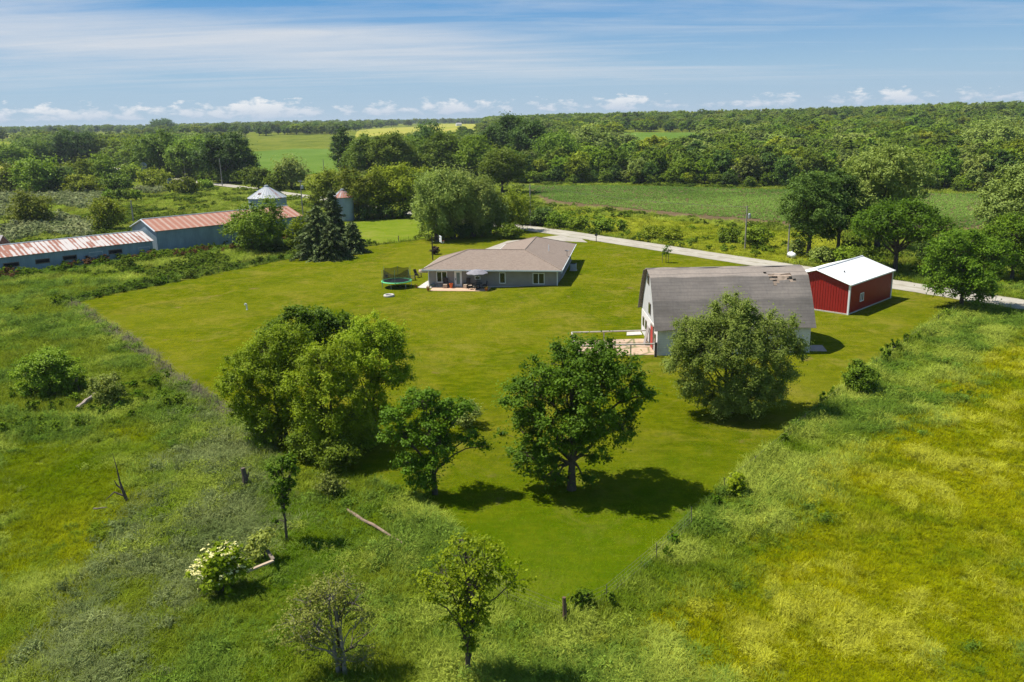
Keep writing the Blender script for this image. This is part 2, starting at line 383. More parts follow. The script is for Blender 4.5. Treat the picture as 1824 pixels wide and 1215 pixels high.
def gtree(name, label, cat, b, h, w, style, leaf, dep, seed, group=None, hb=None, lobes=None, dens=1.0):
    rng = np.random.default_rng(seed)
    L = min(0.85, max(0.16, 1.95 * dep / 831.0)); droop = 0; flat = 0.7; stems = 1; low = -0.55; r0 = 0.016 * h + 0.025 * w
    if style == 'round': hb = 0.18 * h if hb is None else hb; lobes = lobes or auto_lobes(rng, h, w, hb, 11)
    elif style == 'tall': hb = 0.12 * h if hb is None else hb; lobes = lobes or auto_lobes(rng, h, w, hb, 15, (0.34, 0.5), 0.25)
    elif style == 'willow': hb = 0.1 * h if hb is None else hb; lobes = lobes or auto_lobes(rng, h, w, hb, 11, (0.34, 0.48)); droop = 0.45; flat = 1.0; stems = 3; L *= 1.25
    elif style == 'umbrella':
        lobes = []
        for i in range(15):
            a = i * 2.4 + rng.uniform(-.3, .3); q = math.sqrt((i + .5) / 15); lobes.append((w * .8 * q * math.cos(a), w * .8 * q * math.sin(a), h * (0.86 - .30 * q ** 2.2) * rng.uniform(.94, 1.02), w * rng.uniform(.24, .36), h * .13))
        for i in range(5):
            a = i * 1.3; lobes.append((w * .45 * math.cos(a), w * .45 * math.sin(a), h * .5, w * .22, h * .12))
        droop = 0.2
    elif style == 'bush': hb = -0.1 * h; lobes = lobes or auto_lobes(rng, h, w, hb, 9, (0.38, 0.52)); low = -0.3; stems = 3; r0 *= 0.6
    A = sum(l[3] * (l[4] if len(l) > 4 else l[3]) for l in lobes) * 4 * PI * 0.62
    lw = 0.36 if style == 'willow' else 0.6
    N = int(min(70000, 2.5 * dens * A / (L * L * lw * 0.5))); n = int(np.clip(N / 90, 8, 130)); k = max(24, int(N / n))
    rc = math.sqrt(A * 2.0 / k) * 0.62
    return make_tree(name, label, cat, b, lobes, leaf, k, n, rc, L, L * lw, flat, droop, r0, stems, None, dep < 130, seed, group, low, rmin=max(0.012, dep * 0.00022))
def spruce_mesh(rng, h, w, leafL, dens=1.0):
    V = []; q = QB(); nl = int(h / 0.42); C = []; O = []; AX = []
    q.add(*tubeq([(0, 0, -.1), (0, 0, h * .5), (0, 0, h)], np.array([h * .02, h * .012, .02]), 7))
    for i in range(nl):
        z = 0.03 * h + (h * .95) * (i / nl); R = w * (1 - z / h) ** 0.72 * rng.uniform(.72, 1.18) + .12; m = max(5, int(11 * (1 - z / h) + 4)); a0 = rng.random() * 6
        for j in range(m):
            a = a0 + j * 2 * PI / m + rng.uniform(-.2, .2); r = R * rng.uniform(.62, 1.22); d = np.array([math.cos(a), math.sin(a), -0.32])
            q.add(*tubeq([(0, 0, z), d * r * .5 + [0, 0, z + .05], d * r + [0, 0, z]], np.array([.03, .02, .01]), 4))
            ns = max(3, int(r / .28))
            for s in range(ns):
                f = (s + .6) / ns; C.append(d * r * f + [0, 0, z]); O.append(d)
    C = np.array(C); O = np.array(O); n = int(15 * dens); N = len(C) * n
    p = np.repeat(C, n, 0) + rng.normal(size=(N, 3)) * np.array([.17, .17, .10]); d = np.repeat(O, n, 0)
    ax = unit(d + rng.normal(size=(N, 3)) * .45); bx = unit(np.cross(ax, np.array([0, 0, 1.0]) + rng.normal(size=(N, 3)) * .5))
    a = ax * leafL * .5; b = bx * leafL * .16
    V = np.stack([p - a, p + b, p + a, p - b], 1).reshape(-1, 3)
    return q.get(), V, np.arange(N * 4).reshape(-1, 4), np.clip(np.repeat(rng.random(len(C)), n) * .6 + rng.random(N) * .4, 0, 1)
def spruce(name, label, bpx, top, halfw, leaf='spruce', group=None, seed=5):
    b = G(*bpx); h = HT(b, bpx[0], top); w = halfw * (b[1] / math.cos(PITCH)) / FPX; rng = np.random.default_rng(seed)
    (tv, tf), V, F, t = spruce_mesh(rng, h, w, 0.55 if b[1] < 200 else 0.9)
    e = empty(name, (b[0], b[1], Tz(*b)), 0, label, 'tree', group)
    link('trunk', npmesh('trunk', tv, tf, BARK), e); link('crown', npmesh('crown', V, F, LM[leaf], t), e); return e
def bare_tree(name, label, b, h, w, seed, cat='tree', bark=None, r0=None, group=None, thin=1.0, depth=4):
    rng = np.random.default_rng(seed); q = QB(); twig = []
    def grow(p, d, L, r, lev):
        n = 4; P = [p]; 
        for i in range(n): d = unit(d + rng.normal(size=3) * .14 + np.array([0, 0, .05])); P.append(P[-1] + d * L / n)
        q.add(*tubeq(P, r * np.linspace(1, .62, n + 1), 7 if lev == 0 else 5))
        if lev >= depth: twig.append(P[-1]); return
        for i in range(3 if lev else 5):
            s = P[rng.integers(2, n + 1)]; dd = unit(d * .9 + rng.normal(size=3) * np.array([.75, .75, .4]) * (w / h * 2.2)); grow(s, dd, L * rng.uniform(.55, .75), r * .56, lev + 1)
    grow(np.array([0, 0, -.2]), np.array([0, 0, 1.0]), h * .42, r0 or h * .022, 0)
    e = empty(name, (b[0], b[1], Tz(*b)), 0, label, cat, group); V, F = q.get(); s = h / max(.1, V[:, 2].max()); V = V * [min(s, 1.2), min(s, 1.2), s]
    link('trunk', npmesh('trunk', V, F, bark or BARKP, smooth=True), e); return e, np.array(twig) * [min(s, 1.2), min(s, 1.2), s], rng

# grass tufts
def tuft(seed, n, h, spread, wid, lean, curl, seg=3, dirbias=0.0):
    rng = np.random.default_rng(seed); a = rng.random(n) * 2 * PI; rr = spread * np.sqrt(rng.random(n)); b = np.stack([rr * np.cos(a), rr * np.sin(a), np.full(n, -0.06)], -1)
    az = a + rng.normal(size=n) * .9
    if dirbias: az = np.where(rng.random(n) < dirbias, rng.normal(size=n) * .5, az)
    H = h * rng.uniform(.55, 1.15, n); ln = lean * rng.uniform(.4, 1.3, n); cu = curl * rng.uniform(.5, 1.4, n)
    dirv = np.stack([np.cos(az), np.sin(az), np.zeros(n)], -1); side = np.stack([-np.sin(az), np.cos(az), np.zeros(n)], -1)
    rows = []
    for s in range(seg + 1):
        f = s / seg; ang = np.clip(ln + cu * f, 0, 2.2)
        p = b + dirv * (H * f * np.sin(ang * (0.5 + .5 * f)))[:, None] + np.array([0, 0, 1.0]) * (H * f * np.cos(ang * (0.5 + .5 * f)))[:, None]
        w = wid * (1 - f ** 1.6) * .5 + .002; rows.append(np.stack([p - side * w, p + side * w], 1))
    V = np.stack(rows, 1).reshape(n, -1, 3); m = V.shape[1]
    F = np.concatenate([np.stack([np.arange(n) * m + 2 * s, np.arange(n) * m + 2 * s + 1, np.arange(n) * m + 2 * s + 3, np.arange(n) * m + 2 * s + 2], -1) for s in range(seg)])
    return V.reshape(-1, 3), F, np.tile(rng.random(n), seg)
def weed(seed, h, w, k, n, L):
    rng = np.random.default_rng(seed); lob = [(rng.uniform(-.4, .4) * w, rng.uniform(-.4, .4) * w, h * rng.uniform(.35, .7), w * .5, h * .35) for i in range(4)]
    C, O, I = clumps(rng, lob, k, -.4); return leafquads(rng, C, n, w * .25, L, L * .55, O, .8)
def reed(seed, h, w, k, n, L):
    rng = np.random.default_rng(seed); C = np.stack([rng.normal(0, w * .5, k), rng.normal(0, w * .5, k), h * rng.uniform(.2, 1.0, k) ** .8], -1)
    V, F, t = leafquads(rng, C, n, w * .34, L, L * .20, None, .75, .25); return V, F, t
GM = grassmat('grass_blade'); GMW = grassmat('weed_leaf', 0.3)

# ------------------------------------------------------------------ sky, sun, air
SUN_EL = 61.0; SUNV = unit(np.array([-0.972, 0.235, 0])) * math.cos(math.radians(SUN_EL)) + np.array([0, 0, math.sin(math.radians(SUN_EL))])
W = bpy.data.worlds.new('World'); sc.world = W; W.use_nodes = True; t = NT(W.node_tree); bg = t.N['Background']
sky = t.n('ShaderNodeTexSky', sky_type='NISHITA'); sky.sun_disc = False; sky.sun_elevation = math.radians(SUN_EL)
sky.sun_rotation = math.atan2(SUNV[0], SUNV[1]) % (2 * PI); sky.altitude = 200; sky.air_density = 1.0; sky.dust_density = 0.6; sky.ozone_density = 2.0
dv = t.coord('Generated'); sp = t.n('ShaderNodeSeparateXYZ'); t.L.new(dv, sp.inputs[0]); dx, dy, dz = sp.outputs
zz = t.math('ADD', t.math('MAXIMUM', dz, 0.0), 0.045)
cb = t.n('ShaderNodeCombineXYZ'); t.L.new(t.math('DIVIDE', dx, zz), cb.inputs[0]); t.L.new(t.math('DIVIDE', dy, zz), cb.inputs[1])
plane = cb.outputs[0]
az = t.math('ARCTAN2', dx, dy); el = t.math('ARCSINE', dz)
# high cirrus: broad veils, and thin fibres inside them, in long streaks across the view
n1 = t.noise(t.mapping(plane, (0.10, 0.30, 1), (0, 0, math.radians(9)), (2.2, 0.9, 0)), 1.0, 5, 0.55, 0.5)
n2 = t.noise(t.mapping(plane, (0.22, 1.25, 1), (0, 0, math.radians(16)), (1.7, 5.2, 0)), 1.0, 7, 0.62, 0.8)
n3 = t.noise(t.mapping(plane, (0.9, 1.5, 1), (0, 0, math.radians(-30)), (7.7, 1.2, 0)), 1.3, 7, 0.66, 0.6)
bias = t.mapr(az, -0.55, 0.50, -0.01, -0.06)
# the main veil: a long band that is thick at the left and thins out to the right
bc = t.math('ADD', 0.066, t.math('ADD', t.math('MULTIPLY', az, -0.062), t.math('MULTIPLY', t.math('SUBTRACT', n1, 0.5), 0.05))); bw = t.mapr(az, -0.6, 0.2, 0.032, 0.018)
bd = t.math('DIVIDE', t.math('ABSOLUTE', t.math('SUBTRACT', el, bc)), bw)
band = t.math('MULTIPLY', t.math('SUBTRACT', 1.0, t.mapr(bd, 0.45, 1.35)), t.mapr(az, -0.05, 0.40, 0.19, 0.05))
base = t.math('ADD', t.math('ADD', t.math('MULTIPLY', n1, 0.30), t.math('MULTIPLY', n2, 0.50)), t.math('MULTIPLY', n3, 0.20))
ci = t.math('ADD', t.math('ADD', base, bias), band)
ci = t.math('MULTIPLY', t.mapr(ci, 0.44, 0.80, 0, 0.90), t.mapr(el, 0.030, 0.050, 0.0, 1.0))
# low cumulus along the horizon
ca = t.n('ShaderNodeCombineXYZ'); t.L.new(t.math('MULTIPLY', az, 24.0), ca.inputs[0]); t.L.new(t.math('MULTIPLY', el, 60.0), ca.inputs[1])
nb = t.noise(t.mapping(ca.outputs[0], (0.42, 0.0, 1), loc=(4.3, 0, 0)), 1.0, 2, 0.5)
nc = t.noise(ca.outputs[0], 1.9, 8, 0.60, 0.1)
cu = t.math('ADD', t.math('MULTIPLY', nc, 0.62), t.math('MULTIPLY', nb, 0.55))
prof = t.ramp(t.mapr(el, 0.0, 0.05), [(0.0, 0.34), (0.12, 0.20), (0.22, 0.02), (0.30, 0.0), (0.46, 0.04), (0.60, 0.15), (0.75, 0.34), (1.0, 0.9)])
pr = t.n('ShaderNodeSeparateColor'); t.L.new(prof, pr.inputs[0])
cu = t.math('ADD', t.math('SUBTRACT', cu, pr.outputs[0]), t.mapr(az, -0.35, 0.4, 0.05, -0.015)); cu = t.mapr(cu, 0.562, 0.650, 0, 0.86)
cucol = t.mix(t.mapr(t.math('ADD', el, t.math('MULTIPLY', nc, 0.012)), 0.016, 0.034), (6.0, 6.9, 8.2), (10.6, 10.5, 10.4))
blue = t.ramp(t.mapr(el, 0.0, 1.0), [(0.0, (0.47, 0.64, 0.82)), (0.054, (0.37, 0.59, 0.82)), (0.135, (0.105, 0.37, 0.76)), (0.25, (0.07, 0.29, 0.68)), (0.5, (0.17, 0.31, 0.52))])
blue = t.vmath('SCALE', blue); blue.node.inputs['Scale'].default_value = 10.0
c = t.mix(0.85, sky.outputs[0], blue)
c = t.mix(ci, c, (7.6, 8.0, 8.6))
c = t.mix(cu, c, cucol)
t.L.new(c, bg.inputs[0]); bg.inputs[1].default_value = 0.062
EXPO = 0.55
sl = bpy.data.lights.new('sun', 'SUN'); sl.energy = 5.0; sl.angle = math.radians(0.53); sl.color = (1.0, 0.955, 0.88)
so = bpy.data.objects.new('sun', sl); COL.objects.link(so); so.rotation_euler = Vector(SUNV).to_track_quat('Z', 'Y').to_euler(); so.location = (-60, 60, 90)
sc.view_settings.view_transform = 'Standard'; sc.view_settings.look = 'None'; sc.view_settings.exposure = EXPO; sc.view_settings.gamma = 1
sc.cycles.use_denoising = True; sc.cycles.denoiser = 'OPENIMAGEDENOISE'; sc.cycles.denoising_input_passes = 'RGB_ALBEDO_NORMAL'; sc.cycles.denoising_prefilter = 'NONE'; sc.cycles.max_bounces = 6; sc.cycles.diffuse_bounces = 3; sc.cycles.transmission_bounces = 4; sc.cycles.volume_bounces = 0
sc.cycles.use_adaptive_sampling = True; sc.cycles.adaptive_threshold = 0.006
HAZE = 0.00008
if HAZE:
    mb = MB(); mb.box((0, 0, 24.0), (12600, 12600, 58.0)); hm = bpy.data.materials.new('haze'); hm.use_nodes = True; q = NT(hm.node_tree)
    q.N.remove(q.N['Principled BSDF']); pv = q.n('ShaderNodeVolumePrincipled'); pv.inputs['Color'].default_value = (0.78, 0.88, 1.0, 1); pv.inputs['Density'].default_value = HAZE; pv.inputs['Anisotropy'].default_value = 0.1
    q.L.new(pv.outputs[0], q.N['Material Output'].inputs['Volume'])
    tag(mb.build('haze', hm), 'thin summer haze over the whole farmland', 'haze', None, 'stuff')

# ------------------------------------------------------------------ ground
def groundmat(name, cols, scale=0.05, fine=3.0, bumps=0.5, extra=None):
    m, t, b = mat(name); p = t.pos()
    n1 = t.noise(p, scale, 5, 0.6); n2 = t.noise(p, fine, 4, 0.7); n3 = t.noise(p, scale * 6, 4, 0.6, 0.4)
    f = t.math('ADD', t.math('MULTIPLY', n1, 0.45), t.math('ADD', t.math('MULTIPLY', n3, 0.35), t.math('MULTIPLY', n2, 0.20)))
    c = t.ramp(f, [(0.36 + 0.28 * i / (len(cols) - 1), q) for i, q in enumerate(cols)])
    if extra: c = extra(t, p, c, n1, n2, n3)
    t.L.new(c, b.inputs['Base Color']); b.inputs['Roughness'].default_value = 0.95; b.inputs['Specular IOR Level'].default_value = 0.0
    t.L.new(t.bump(t.noise(p, fine, 6, 0.75), bumps, 0.25), b.inputs['Normal']); return m
def lawn_extra(t, p, c, n1, n2, n3):
    # mowing passes, dry patches, clover, clippings
    w = t.n('ShaderNodeTexWave', wave_type='BANDS'); t.L.new(t.mapping(p, (1, 1, 1), (0, 0, math.radians(-52))), w.inputs[0]); w.inputs['Scale'].default_value = 0.24; w.inputs['Distortion'].default_value = 1.6; w.inputs['Detail'].default_value = 2; w.inputs['Detail Scale'].default_value = 0.35
    c = t.mix(t.math('MULTIPLY', w.outputs['Fac'], 0.22), c, (0.149, 0.163, 0.0036))
    rg = t.n('ShaderNodeTexWave', wave_type='RINGS'); t.L.new(t.mapping(p, (1, 1, 0), (0, 0, 0), (-2.0, -104.0, 0)), rg.inputs[0]); rg.inputs['Scale'].default_value = 0.26; rg.inputs['Distortion'].default_value = 2.2; rg.inputs['Detail'].default_value = 2; rg.inputs['Detail Scale'].default_value = 0.3
    c = t.mix(t.math('MULTIPLY', rg.outputs['Fac'], 0.20), c, (0.079, 0.110, 0.0013))
    d = t.mapr(t.noise(p, 0.13, 7, 0.70, 0.8), 0.49, 0.60); c = t.mix(t.math('MULTIPLY', d, 0.66), c, (0.225, 0.185, 0.030))
    g = t.mapr(t.noise(t.mapping(p, loc=(31, 7, 0)), 0.10, 6, 0.68, 0.5), 0.48, 0.58); c = t.mix(t.math('MULTIPLY', g, 0.60), c, (0.070, 0.114, 0.0009))
    g2 = t.mapr(t.noise(t.mapping(p, loc=(11, 57, 0)), 0.33, 5, 0.7, 0.6), 0.50, 0.62); c = t.mix(t.math('MULTIPLY', g2, 0.55), c, (0.171, 0.175, 0.0055))
    g3 = t.mapr(t.noise(t.mapping(p, loc=(71, 17, 0)), 0.45, 5, 0.7, 0.6), 0.50, 0.60); c = t.mix(t.math('MULTIPLY', g3, 0.50), c, (0.072, 0.097, 0.0009))
    s = t.noise(t.mapping(p, (1.6, 0.7, 1), (0, 0, 0.5)), 0.9, 8, 0.85); c = t.mix(t.mapr(s, 0.45, 0.58, 0.0, 0.60), c, (0.063, 0.086, 0.0009))
    s2 = t.noise(t.mapping(p, (0.8, 2.0, 1), (0, 0, 0.2), (5, 9, 0)), 0.7, 8, 0.8); c = t.mix(t.mapr(s2, 0.48, 0.60, 0.0, 0.60), c, (0.180, 0.181, 0.0055))
    v = t.mapr(t.noise(t.mapping(p, loc=(3, 77, 0)), 0.36, 3, 0.6), 0.66, 0.74); c = t.mix(t.math('MULTIPLY', v, 0.6), c, (0.20, 0.135, 0.06))
    lo = t.noise(t.mapping(p, loc=(19, 43, 0)), 0.045, 4, 0.6, 0.8); c = t.mix(t.mapr(lo, 0.46, 0.60, 0, 0.34), c, (0.185, 0.185, 0.012)); c = t.mix(t.mapr(t.noise(t.mapping(p, loc=(90, 3, 0)), 0.22, 6, 0.75, 1.0), 0.54, 0.66, 0, 0.42), c, (0.225, 0.195, 0.035))
    near = t.n('ShaderNodeSeparateXYZ'); t.L.new(p, near.inputs[0])
    gg = t.mapr(t.math('ADD', near.outputs[1], t.math('MULTIPLY', n1, 16)), 42, 60, 0.55, 0.0)
    return t.mix(gg, c, (0.070, 0.145, 0.0009))
LAWN = groundmat('lawn_grass', [(0.054, 0.085, 0.0013), (0.088, 0.116, 0.0018), (0.121, 0.143, 0.0022), (0.151, 0.160, 0.0046)], 0.045, 2.6, 1.0, lawn_extra)
MEADOW = groundmat('meadow_soil', [(0.065, 0.085, 0.010), (0.100, 0.130, 0.014), (0.145, 0.165, 0.020), (0.20, 0.20, 0.04)], 0.03, 1.6, 0.8)
PASTURE = groundmat('pasture_grass', [(0.09, 0.135, 0.006), (0.125, 0.175, 0.010), (0.16, 0.195, 0.02), (0.22, 0.21, 0.05)], 0.05, 1.5, 0.7)
VERGE = groundmat('verge_grass', [(0.12, 0.15, 0.008), (0.17, 0.19, 0.010), (0.21, 0.22, 0.016), (0.24, 0.23, 0.03)], 0.05, 1.2, 0.9)
SOIL = groundmat('field_soil', [(0.085, 0.06, 0.032), (0.115, 0.08, 0.044), (0.14, 0.10, 0.055), (0.17, 0.12, 0.07)], 0.06, 1.0, 0.6)
def gravel_extra(t, p, c, n1, n2, n3): return t.mix(t.mapr(t.noise(p, 0.5, 6, 0.7, 0.5), 0.5, 0.72, 0, 0.5), c, (0.29, 0.25, 0.19))
GRAVEL = groundmat('road_gravel', [(0.25, 0.222, 0.18), (0.33, 0.30, 0.25), (0.38, 0.35, 0.295), (0.42, 0.39, 0.335)], 0.12, 4.0, 0.3, gravel_extra)
def road_extra(t, p, c, n1, n2, n3):
    a = t.math('ADD', t.attr('across').outputs['Fac'], t.math('MULTIPLY', t.math('SUBTRACT', n3, 0.5), 0.9)); c = gravel_extra(t, p, c, n1, n2, n3)
    tr = t.ramp(t.mapr(a, 0.0, 3.0), [(0.0, 1.0), (0.10, 0.8), (0.18, 0.0), (0.42, 0.0), (0.50, 0.35), (0.66, 0.05), (0.84, 0.6), (1.0, 1.0)]); sc_ = t.n('ShaderNodeSeparateColor'); t.L.new(tr, sc_.inputs[0])
    c = t.mix(t.math('MULTIPLY', sc_.outputs[0], 0.55), c, (0.22, 0.20, 0.13)); return t.mix(t.mapr(a, 2.55, 2.95, 0, 0.85), c, (0.15, 0.165, 0.03))
ROADM = groundmat('wheel_tracked_gravel', [(0.27, 0.24, 0.195), (0.35, 0.32, 0.265), (0.40, 0.37, 0.31), (0.44, 0.41, 0.35)], 0.12, 4.0, 0.3, road_extra)
def rows(ang, per, c2, k=0.5):
    def f(t, p, c, n1, n2, n3):
        w = t.n('ShaderNodeTexWave', wave_type='BANDS'); t.L.new(t.mapping(p, (1, 1, 1), (0, 0, ang)), w.inputs[0]); w.inputs['Scale'].default_value = 2 * PI / per / 20; w.inputs['Distortion'].default_value = 1.0
        return t.mix(t.math('MULTIPLY', w.outputs['Fac'], k), c, c2)
    return f
FARG = groundmat('far_crop', [(0.075, 0.135, 0.016), (0.100, 0.170, 0.024), (0.125, 0.195, 0.032), (0.160, 0.220, 0.045)], 0.012, 0.45, 1.0, rows(0.9, 4.0, (0.07, 0.12, 0.02)))
FARY = groundmat('far_hay', [(0.20, 0.23, 0.03), (0.29, 0.28, 0.045), (0.36, 0.31, 0.07), (0.24, 0.27, 0.035)], 0.006, 0.1, 0.4, rows(0.2, 40.0, (0.22, 0.25, 0.03), 0.6))
# the base: one polar sheet out to the horizon
az_ = np.radians(np.arange(0, 360, 1.5)); rr_ = np.concatenate([[0.5], 8 * 1.047 ** np.arange(0, 156)]); rr_ = rr_[rr_ < 6000]
X = np.outer(rr_, np.sin(az_)); Y = np.outer(rr_, np.cos(az_)); Z = T(X, Y) - 0.12
na_ = len(az_); V = np.stack([X, Y, Z], -1).reshape(-1, 3); i = np.arange(len(rr_) - 1)[:, None] * na_; j = np.arange(na_)[None]
F = np.stack([i + j, i + na_ + j, i + na_ + (j + 1) % na_, i + (j + 1) % na_], -1).reshape(-1, 4)[:, ::-1]
tag(link('ground', npmesh('ground', V, F, MEADOW, smooth=True)), 'rough green meadow ground running to the horizon', 'ground', None, 'structure')

LAWN_PX = [(130, 540), (215, 521), (300, 505), (430, 478), (530, 458), (640, 441), (740, 428), (830, 416), (905, 411), (985, 411), (1062, 424), (1140, 438), (1240, 455), (1330, 466), (1420, 479), (1590, 506), (1745, 536), (1700, 552), (1640, 590), (1560, 650), (1500, 692), (1430, 752), (1340, 830), (1290, 872), (1230, 932), (1170, 992), (1080, 1070), (1010, 1103), (905, 1062), (855, 1000), (790, 930), (740, 880), (640, 852), (520, 835), (420, 742), (330, 682), (230, 602)]
LAWNP = GP(LAWN_PX)
sheet('lawn', LAWNP, 3.0, 0.0, LAWN, jit=0.12, sub=1.5, label='mown yellow green lawn round the house and barn', cat='lawn')
PASTP = GP([(640, 437), (700, 431), (770, 422), (900, 410), (870, 396), (760, 384), (690, 378), (630, 381), (600, 410)])
sheet('pasture', PASTP, 5.0, -0.03, PASTURE, jit=0.3, label='bright short grass pasture beyond the post fence', cat='pasture')
ROADC = [(-300, 590), (-218, 471), (-171, 400), (-134, 350), (-110, 322), (-93, 300), (-70, 269), (-57, 251), (-41, 229), (-24, 204), (-9.5, 185), (4.0, 168.5), (10.5, 160.0), (16.2, 151.8), (23.0, 142.0), (30.0, 131.5), (35.8, 123.3), (41.5, 114.6), (48.8, 103.6), (53.8, 95.9), (58.5, 88.8), (75, 66), (110, 20)]
def ribbon(line, w):
    L = []; R = []
    for i, (x, y) in enumerate(line):
        a = line[max(0, i - 1)]; b = line[min(len(line) - 1, i + 1)]; d = math.hypot(b[0] - a[0], b[1] - a[1]); nx, ny = -(b[1] - a[1]) / d, (b[0] - a[0]) / d
        L.append((x + nx * w / 2, y + ny * w / 2)); R.append((x - nx * w / 2, y - ny * w / 2))
    return L + R[::-1]
ROADP = ribbon(ROADC, 5.6)
ro_ = sheet('road', ROADP, 1.2, 0.03, ROADM, jit=0.22, sub=1.5, label='pale gravel road crossing behind the house', cat='road')
q_ = np.array([v.co[:2] for v in ro_.data.vertices]); ra = ro_.data.attributes.new('across', 'FLOAT', 'POINT'); ra.data.foreach_set('value', dseg(q_[:, 0], q_[:, 1], ROADC).astype(np.float32))
sheet('driveway', GP([(852, 448), (900, 449), (925, 432), (1010, 430), (1046, 432), (1030, 421), (1000, 419), (940, 426), (905, 429)]), 3.0, 0.015, GRAVEL, jit=0.1, label='pale gravel driveway between house and road', cat='driveway')
CORN = [(4, 284), (36, 275), (79, 248), (121, 221), (150, 196), (118, 128), (85, 150), (54.6, 164.3), (41.2, 178.5), (25.8, 199), (9.3, 221)]
sheet('corn_field', CORN, 8.0, 0.0, SOIL, jit=0.3, label='bare brown soil under the young corn rows', cat='field')
sheet('road_verge', GP([(940, 396), (1010, 406), (1140, 428), (1240, 445), (1330, 459), (1420, 472), (1500, 480), (1500, 420), (1400, 404), (1250, 392), (1100, 377), (975, 364), (945, 375)]), 5.0, -0.03, VERGE, jit=0.3, label='rough yellow grass strip between road and corn', cat='verge')
def polar(l): return [(d * math.sin(math.radians(a)), d * math.cos(math.radians(a))) for a, d in l]
FG = polar([(-17.6, 400), (-14.5, 385), (-11.3, 395), (-11.0, 560), (-11.6, 730), (-14, 760), (-17.2, 720)])
FY = polar([(-10.2, 880), (-6, 820), (-2.0, 840), (-1.6, 1100), (-1.4, 2100), (-4, 2200), (-9.8, 1500)])
FP = polar([(7.6, 600), (10, 590), (12.6, 610), (12.4, 720), (7.8, 740)])
FL = polar([(-34, 600), (-30.2, 560), (-29.4, 700), (-30, 1000), (-34, 1100)])
FF = polar([(-33, 1300), (-27, 1200), (-20.0, 1300), (-20.0, 1700), (-33, 1700)])
sheet('bean_field', FG, 20, 0.1, FARG, label='even green crop field beyond the left bend of the road', cat='field')
sheet('hay_field', FY, 40, 0.1, FARY, label='golden striped hillside field near the skyline', cat='field')
sheet('clearing', FP, 20, 0.1, FARG, label='small green field enclosed by the right hand woods', cat='field')
sheet('grass_field', FL, 20, 0.1, FARY, label='light green field at the far left edge', cat='field')
sheet('stubble_field', FF, 40, 0.1, FARY, label='pale distant field under the left skyline', cat='field')

# ------------------------------------------------------------------ materials of built things
WHITE = plain('white_paint', (0.74, 0.75, 0.75), 0.5, 0.05, 2)
GLASS = plain('dark_window_glass', (0.018, 0.026, 0.016), 0.08, 0.3, 0.8, spec=0.6)
DOORGLASS = plain('door_glass', (0.16, 0.21, 0.22), 0.1, 0.2, 1.5, spec=0.6)
def siding():
    m, t, b = mat('grey_lap_siding'); co = t.coord(); s = t.n('ShaderNodeSeparateXYZ'); t.L.new(co, s.inputs[0])
    f = t.math('FRACT', t.math('MULTIPLY', s.outputs[2], 7.0)); n = t.noise(co, 1.2, 5)
    t.L.new(t.mix(t.mapr(n, 0.3, 0.7), (0.265, 0.245, 0.235), (0.315, 0.295, 0.280)), b.inputs['Base Color']); t.L.new(t.bump(f, 0.7, 0.03), b.inputs['Normal']); return m
SIDING = siding()
def shingle():
    m, t, b = mat('brown_shingle'); p = t.coord()
    br = t.n('ShaderNodeTexBrick'); t.L.new(t.mapping(p, (1, 1, 1)), br.inputs[0]); br.inputs['Scale'].default_value = 2.4; br.inputs['Color1'].default_value = (0.180, 0.135, 0.104, 1); br.inputs['Color2'].default_value = (0.255, 0.198, 0.155, 1); br.inputs['Mortar'].default_value = (0.19, 0.135, 0.115, 1); br.inputs['Mortar Size'].default_value = 0.03; br.inputs['Bias'].default_value = 0.0; br.inputs['Row Height'].default_value = 0.35; br.inputs['Brick Width'].default_value = 0.7
    n = t.noise(p, 0.5, 5, 0.6); n2 = t.noise(p, 5.0, 4, 0.8)
    c = t.mix(t.mapr(n, 0.35, 0.65, 0, 0.35), br.outputs[0], (0.245, 0.195, 0.155)); c = t.mix(t.mapr(n2, 0.35, 0.7, 0, 0.55), c, (0.285, 0.225, 0.178))
    t.L.new(c, b.inputs['Base Color']); b.inputs['Roughness'].default_value = 0.95; t.L.new(t.bump(n2, 0.5, 0.03), b.inputs['Normal']); return m
SHINGLE = shingle()
CONC = plain('pale_concrete', (0.50, 0.46, 0.41), 0.9, 0.15, 0.8)
PATIO = plain('tan_concrete', (0.52, 0.35, 0.235), 0.9, 0.12, 1.2)
TERRA = plain('terracotta', (0.42, 0.12, 0.035), 0.7, 0.15, 8)
ORANGE = plain('orange_paint', (0.62, 0.13, 0.03), 0.5, 0.1, 8)
FLOWER = plain('flower_mix', (0.42, 0.13, 0.02), 0.8, 0.8, 25)
WICK = plain('dark_brown_wicker', (0.050, 0.040, 0.034), 0.8, 0.3, 12)
CUSH = plain('tan_cushion', (0.40, 0.31, 0.23), 0.9, 0.1, 5)
BLACK = plain('black_metal', (0.02, 0.02, 0.022), 0.45, 0.2, 6)
STEEL = plain('galvanised_steel', (0.42, 0.45, 0.47), 0.45, 0.12, 3, 0.5)
UMB = plain('grey_canvas', (0.235, 0.22, 0.235), 0.9, 0.1, 3)
WOODG = plain('weathered_post', (0.17, 0.135, 0.10), 0.9, 0.35, 5, bump=0.4)
WOODP = plain('pale_wood', (0.42, 0.32, 0.22), 0.9, 0.25, 4, bump=0.4)
POLE = plain('grey_pole_wood', (0.30, 0.27, 0.24), 0.9, 0.2, 2.0, bump=0.3)
TRIM = plain('white_metal_trim', (0.80, 0.81, 0.82), 0.4, 0.03, 1)
def L2(o, rz, x, y): return (o[0] + x * math.cos(rz) - y * math.sin(rz), o[1] + x * math.sin(rz) + y * math.cos(rz))
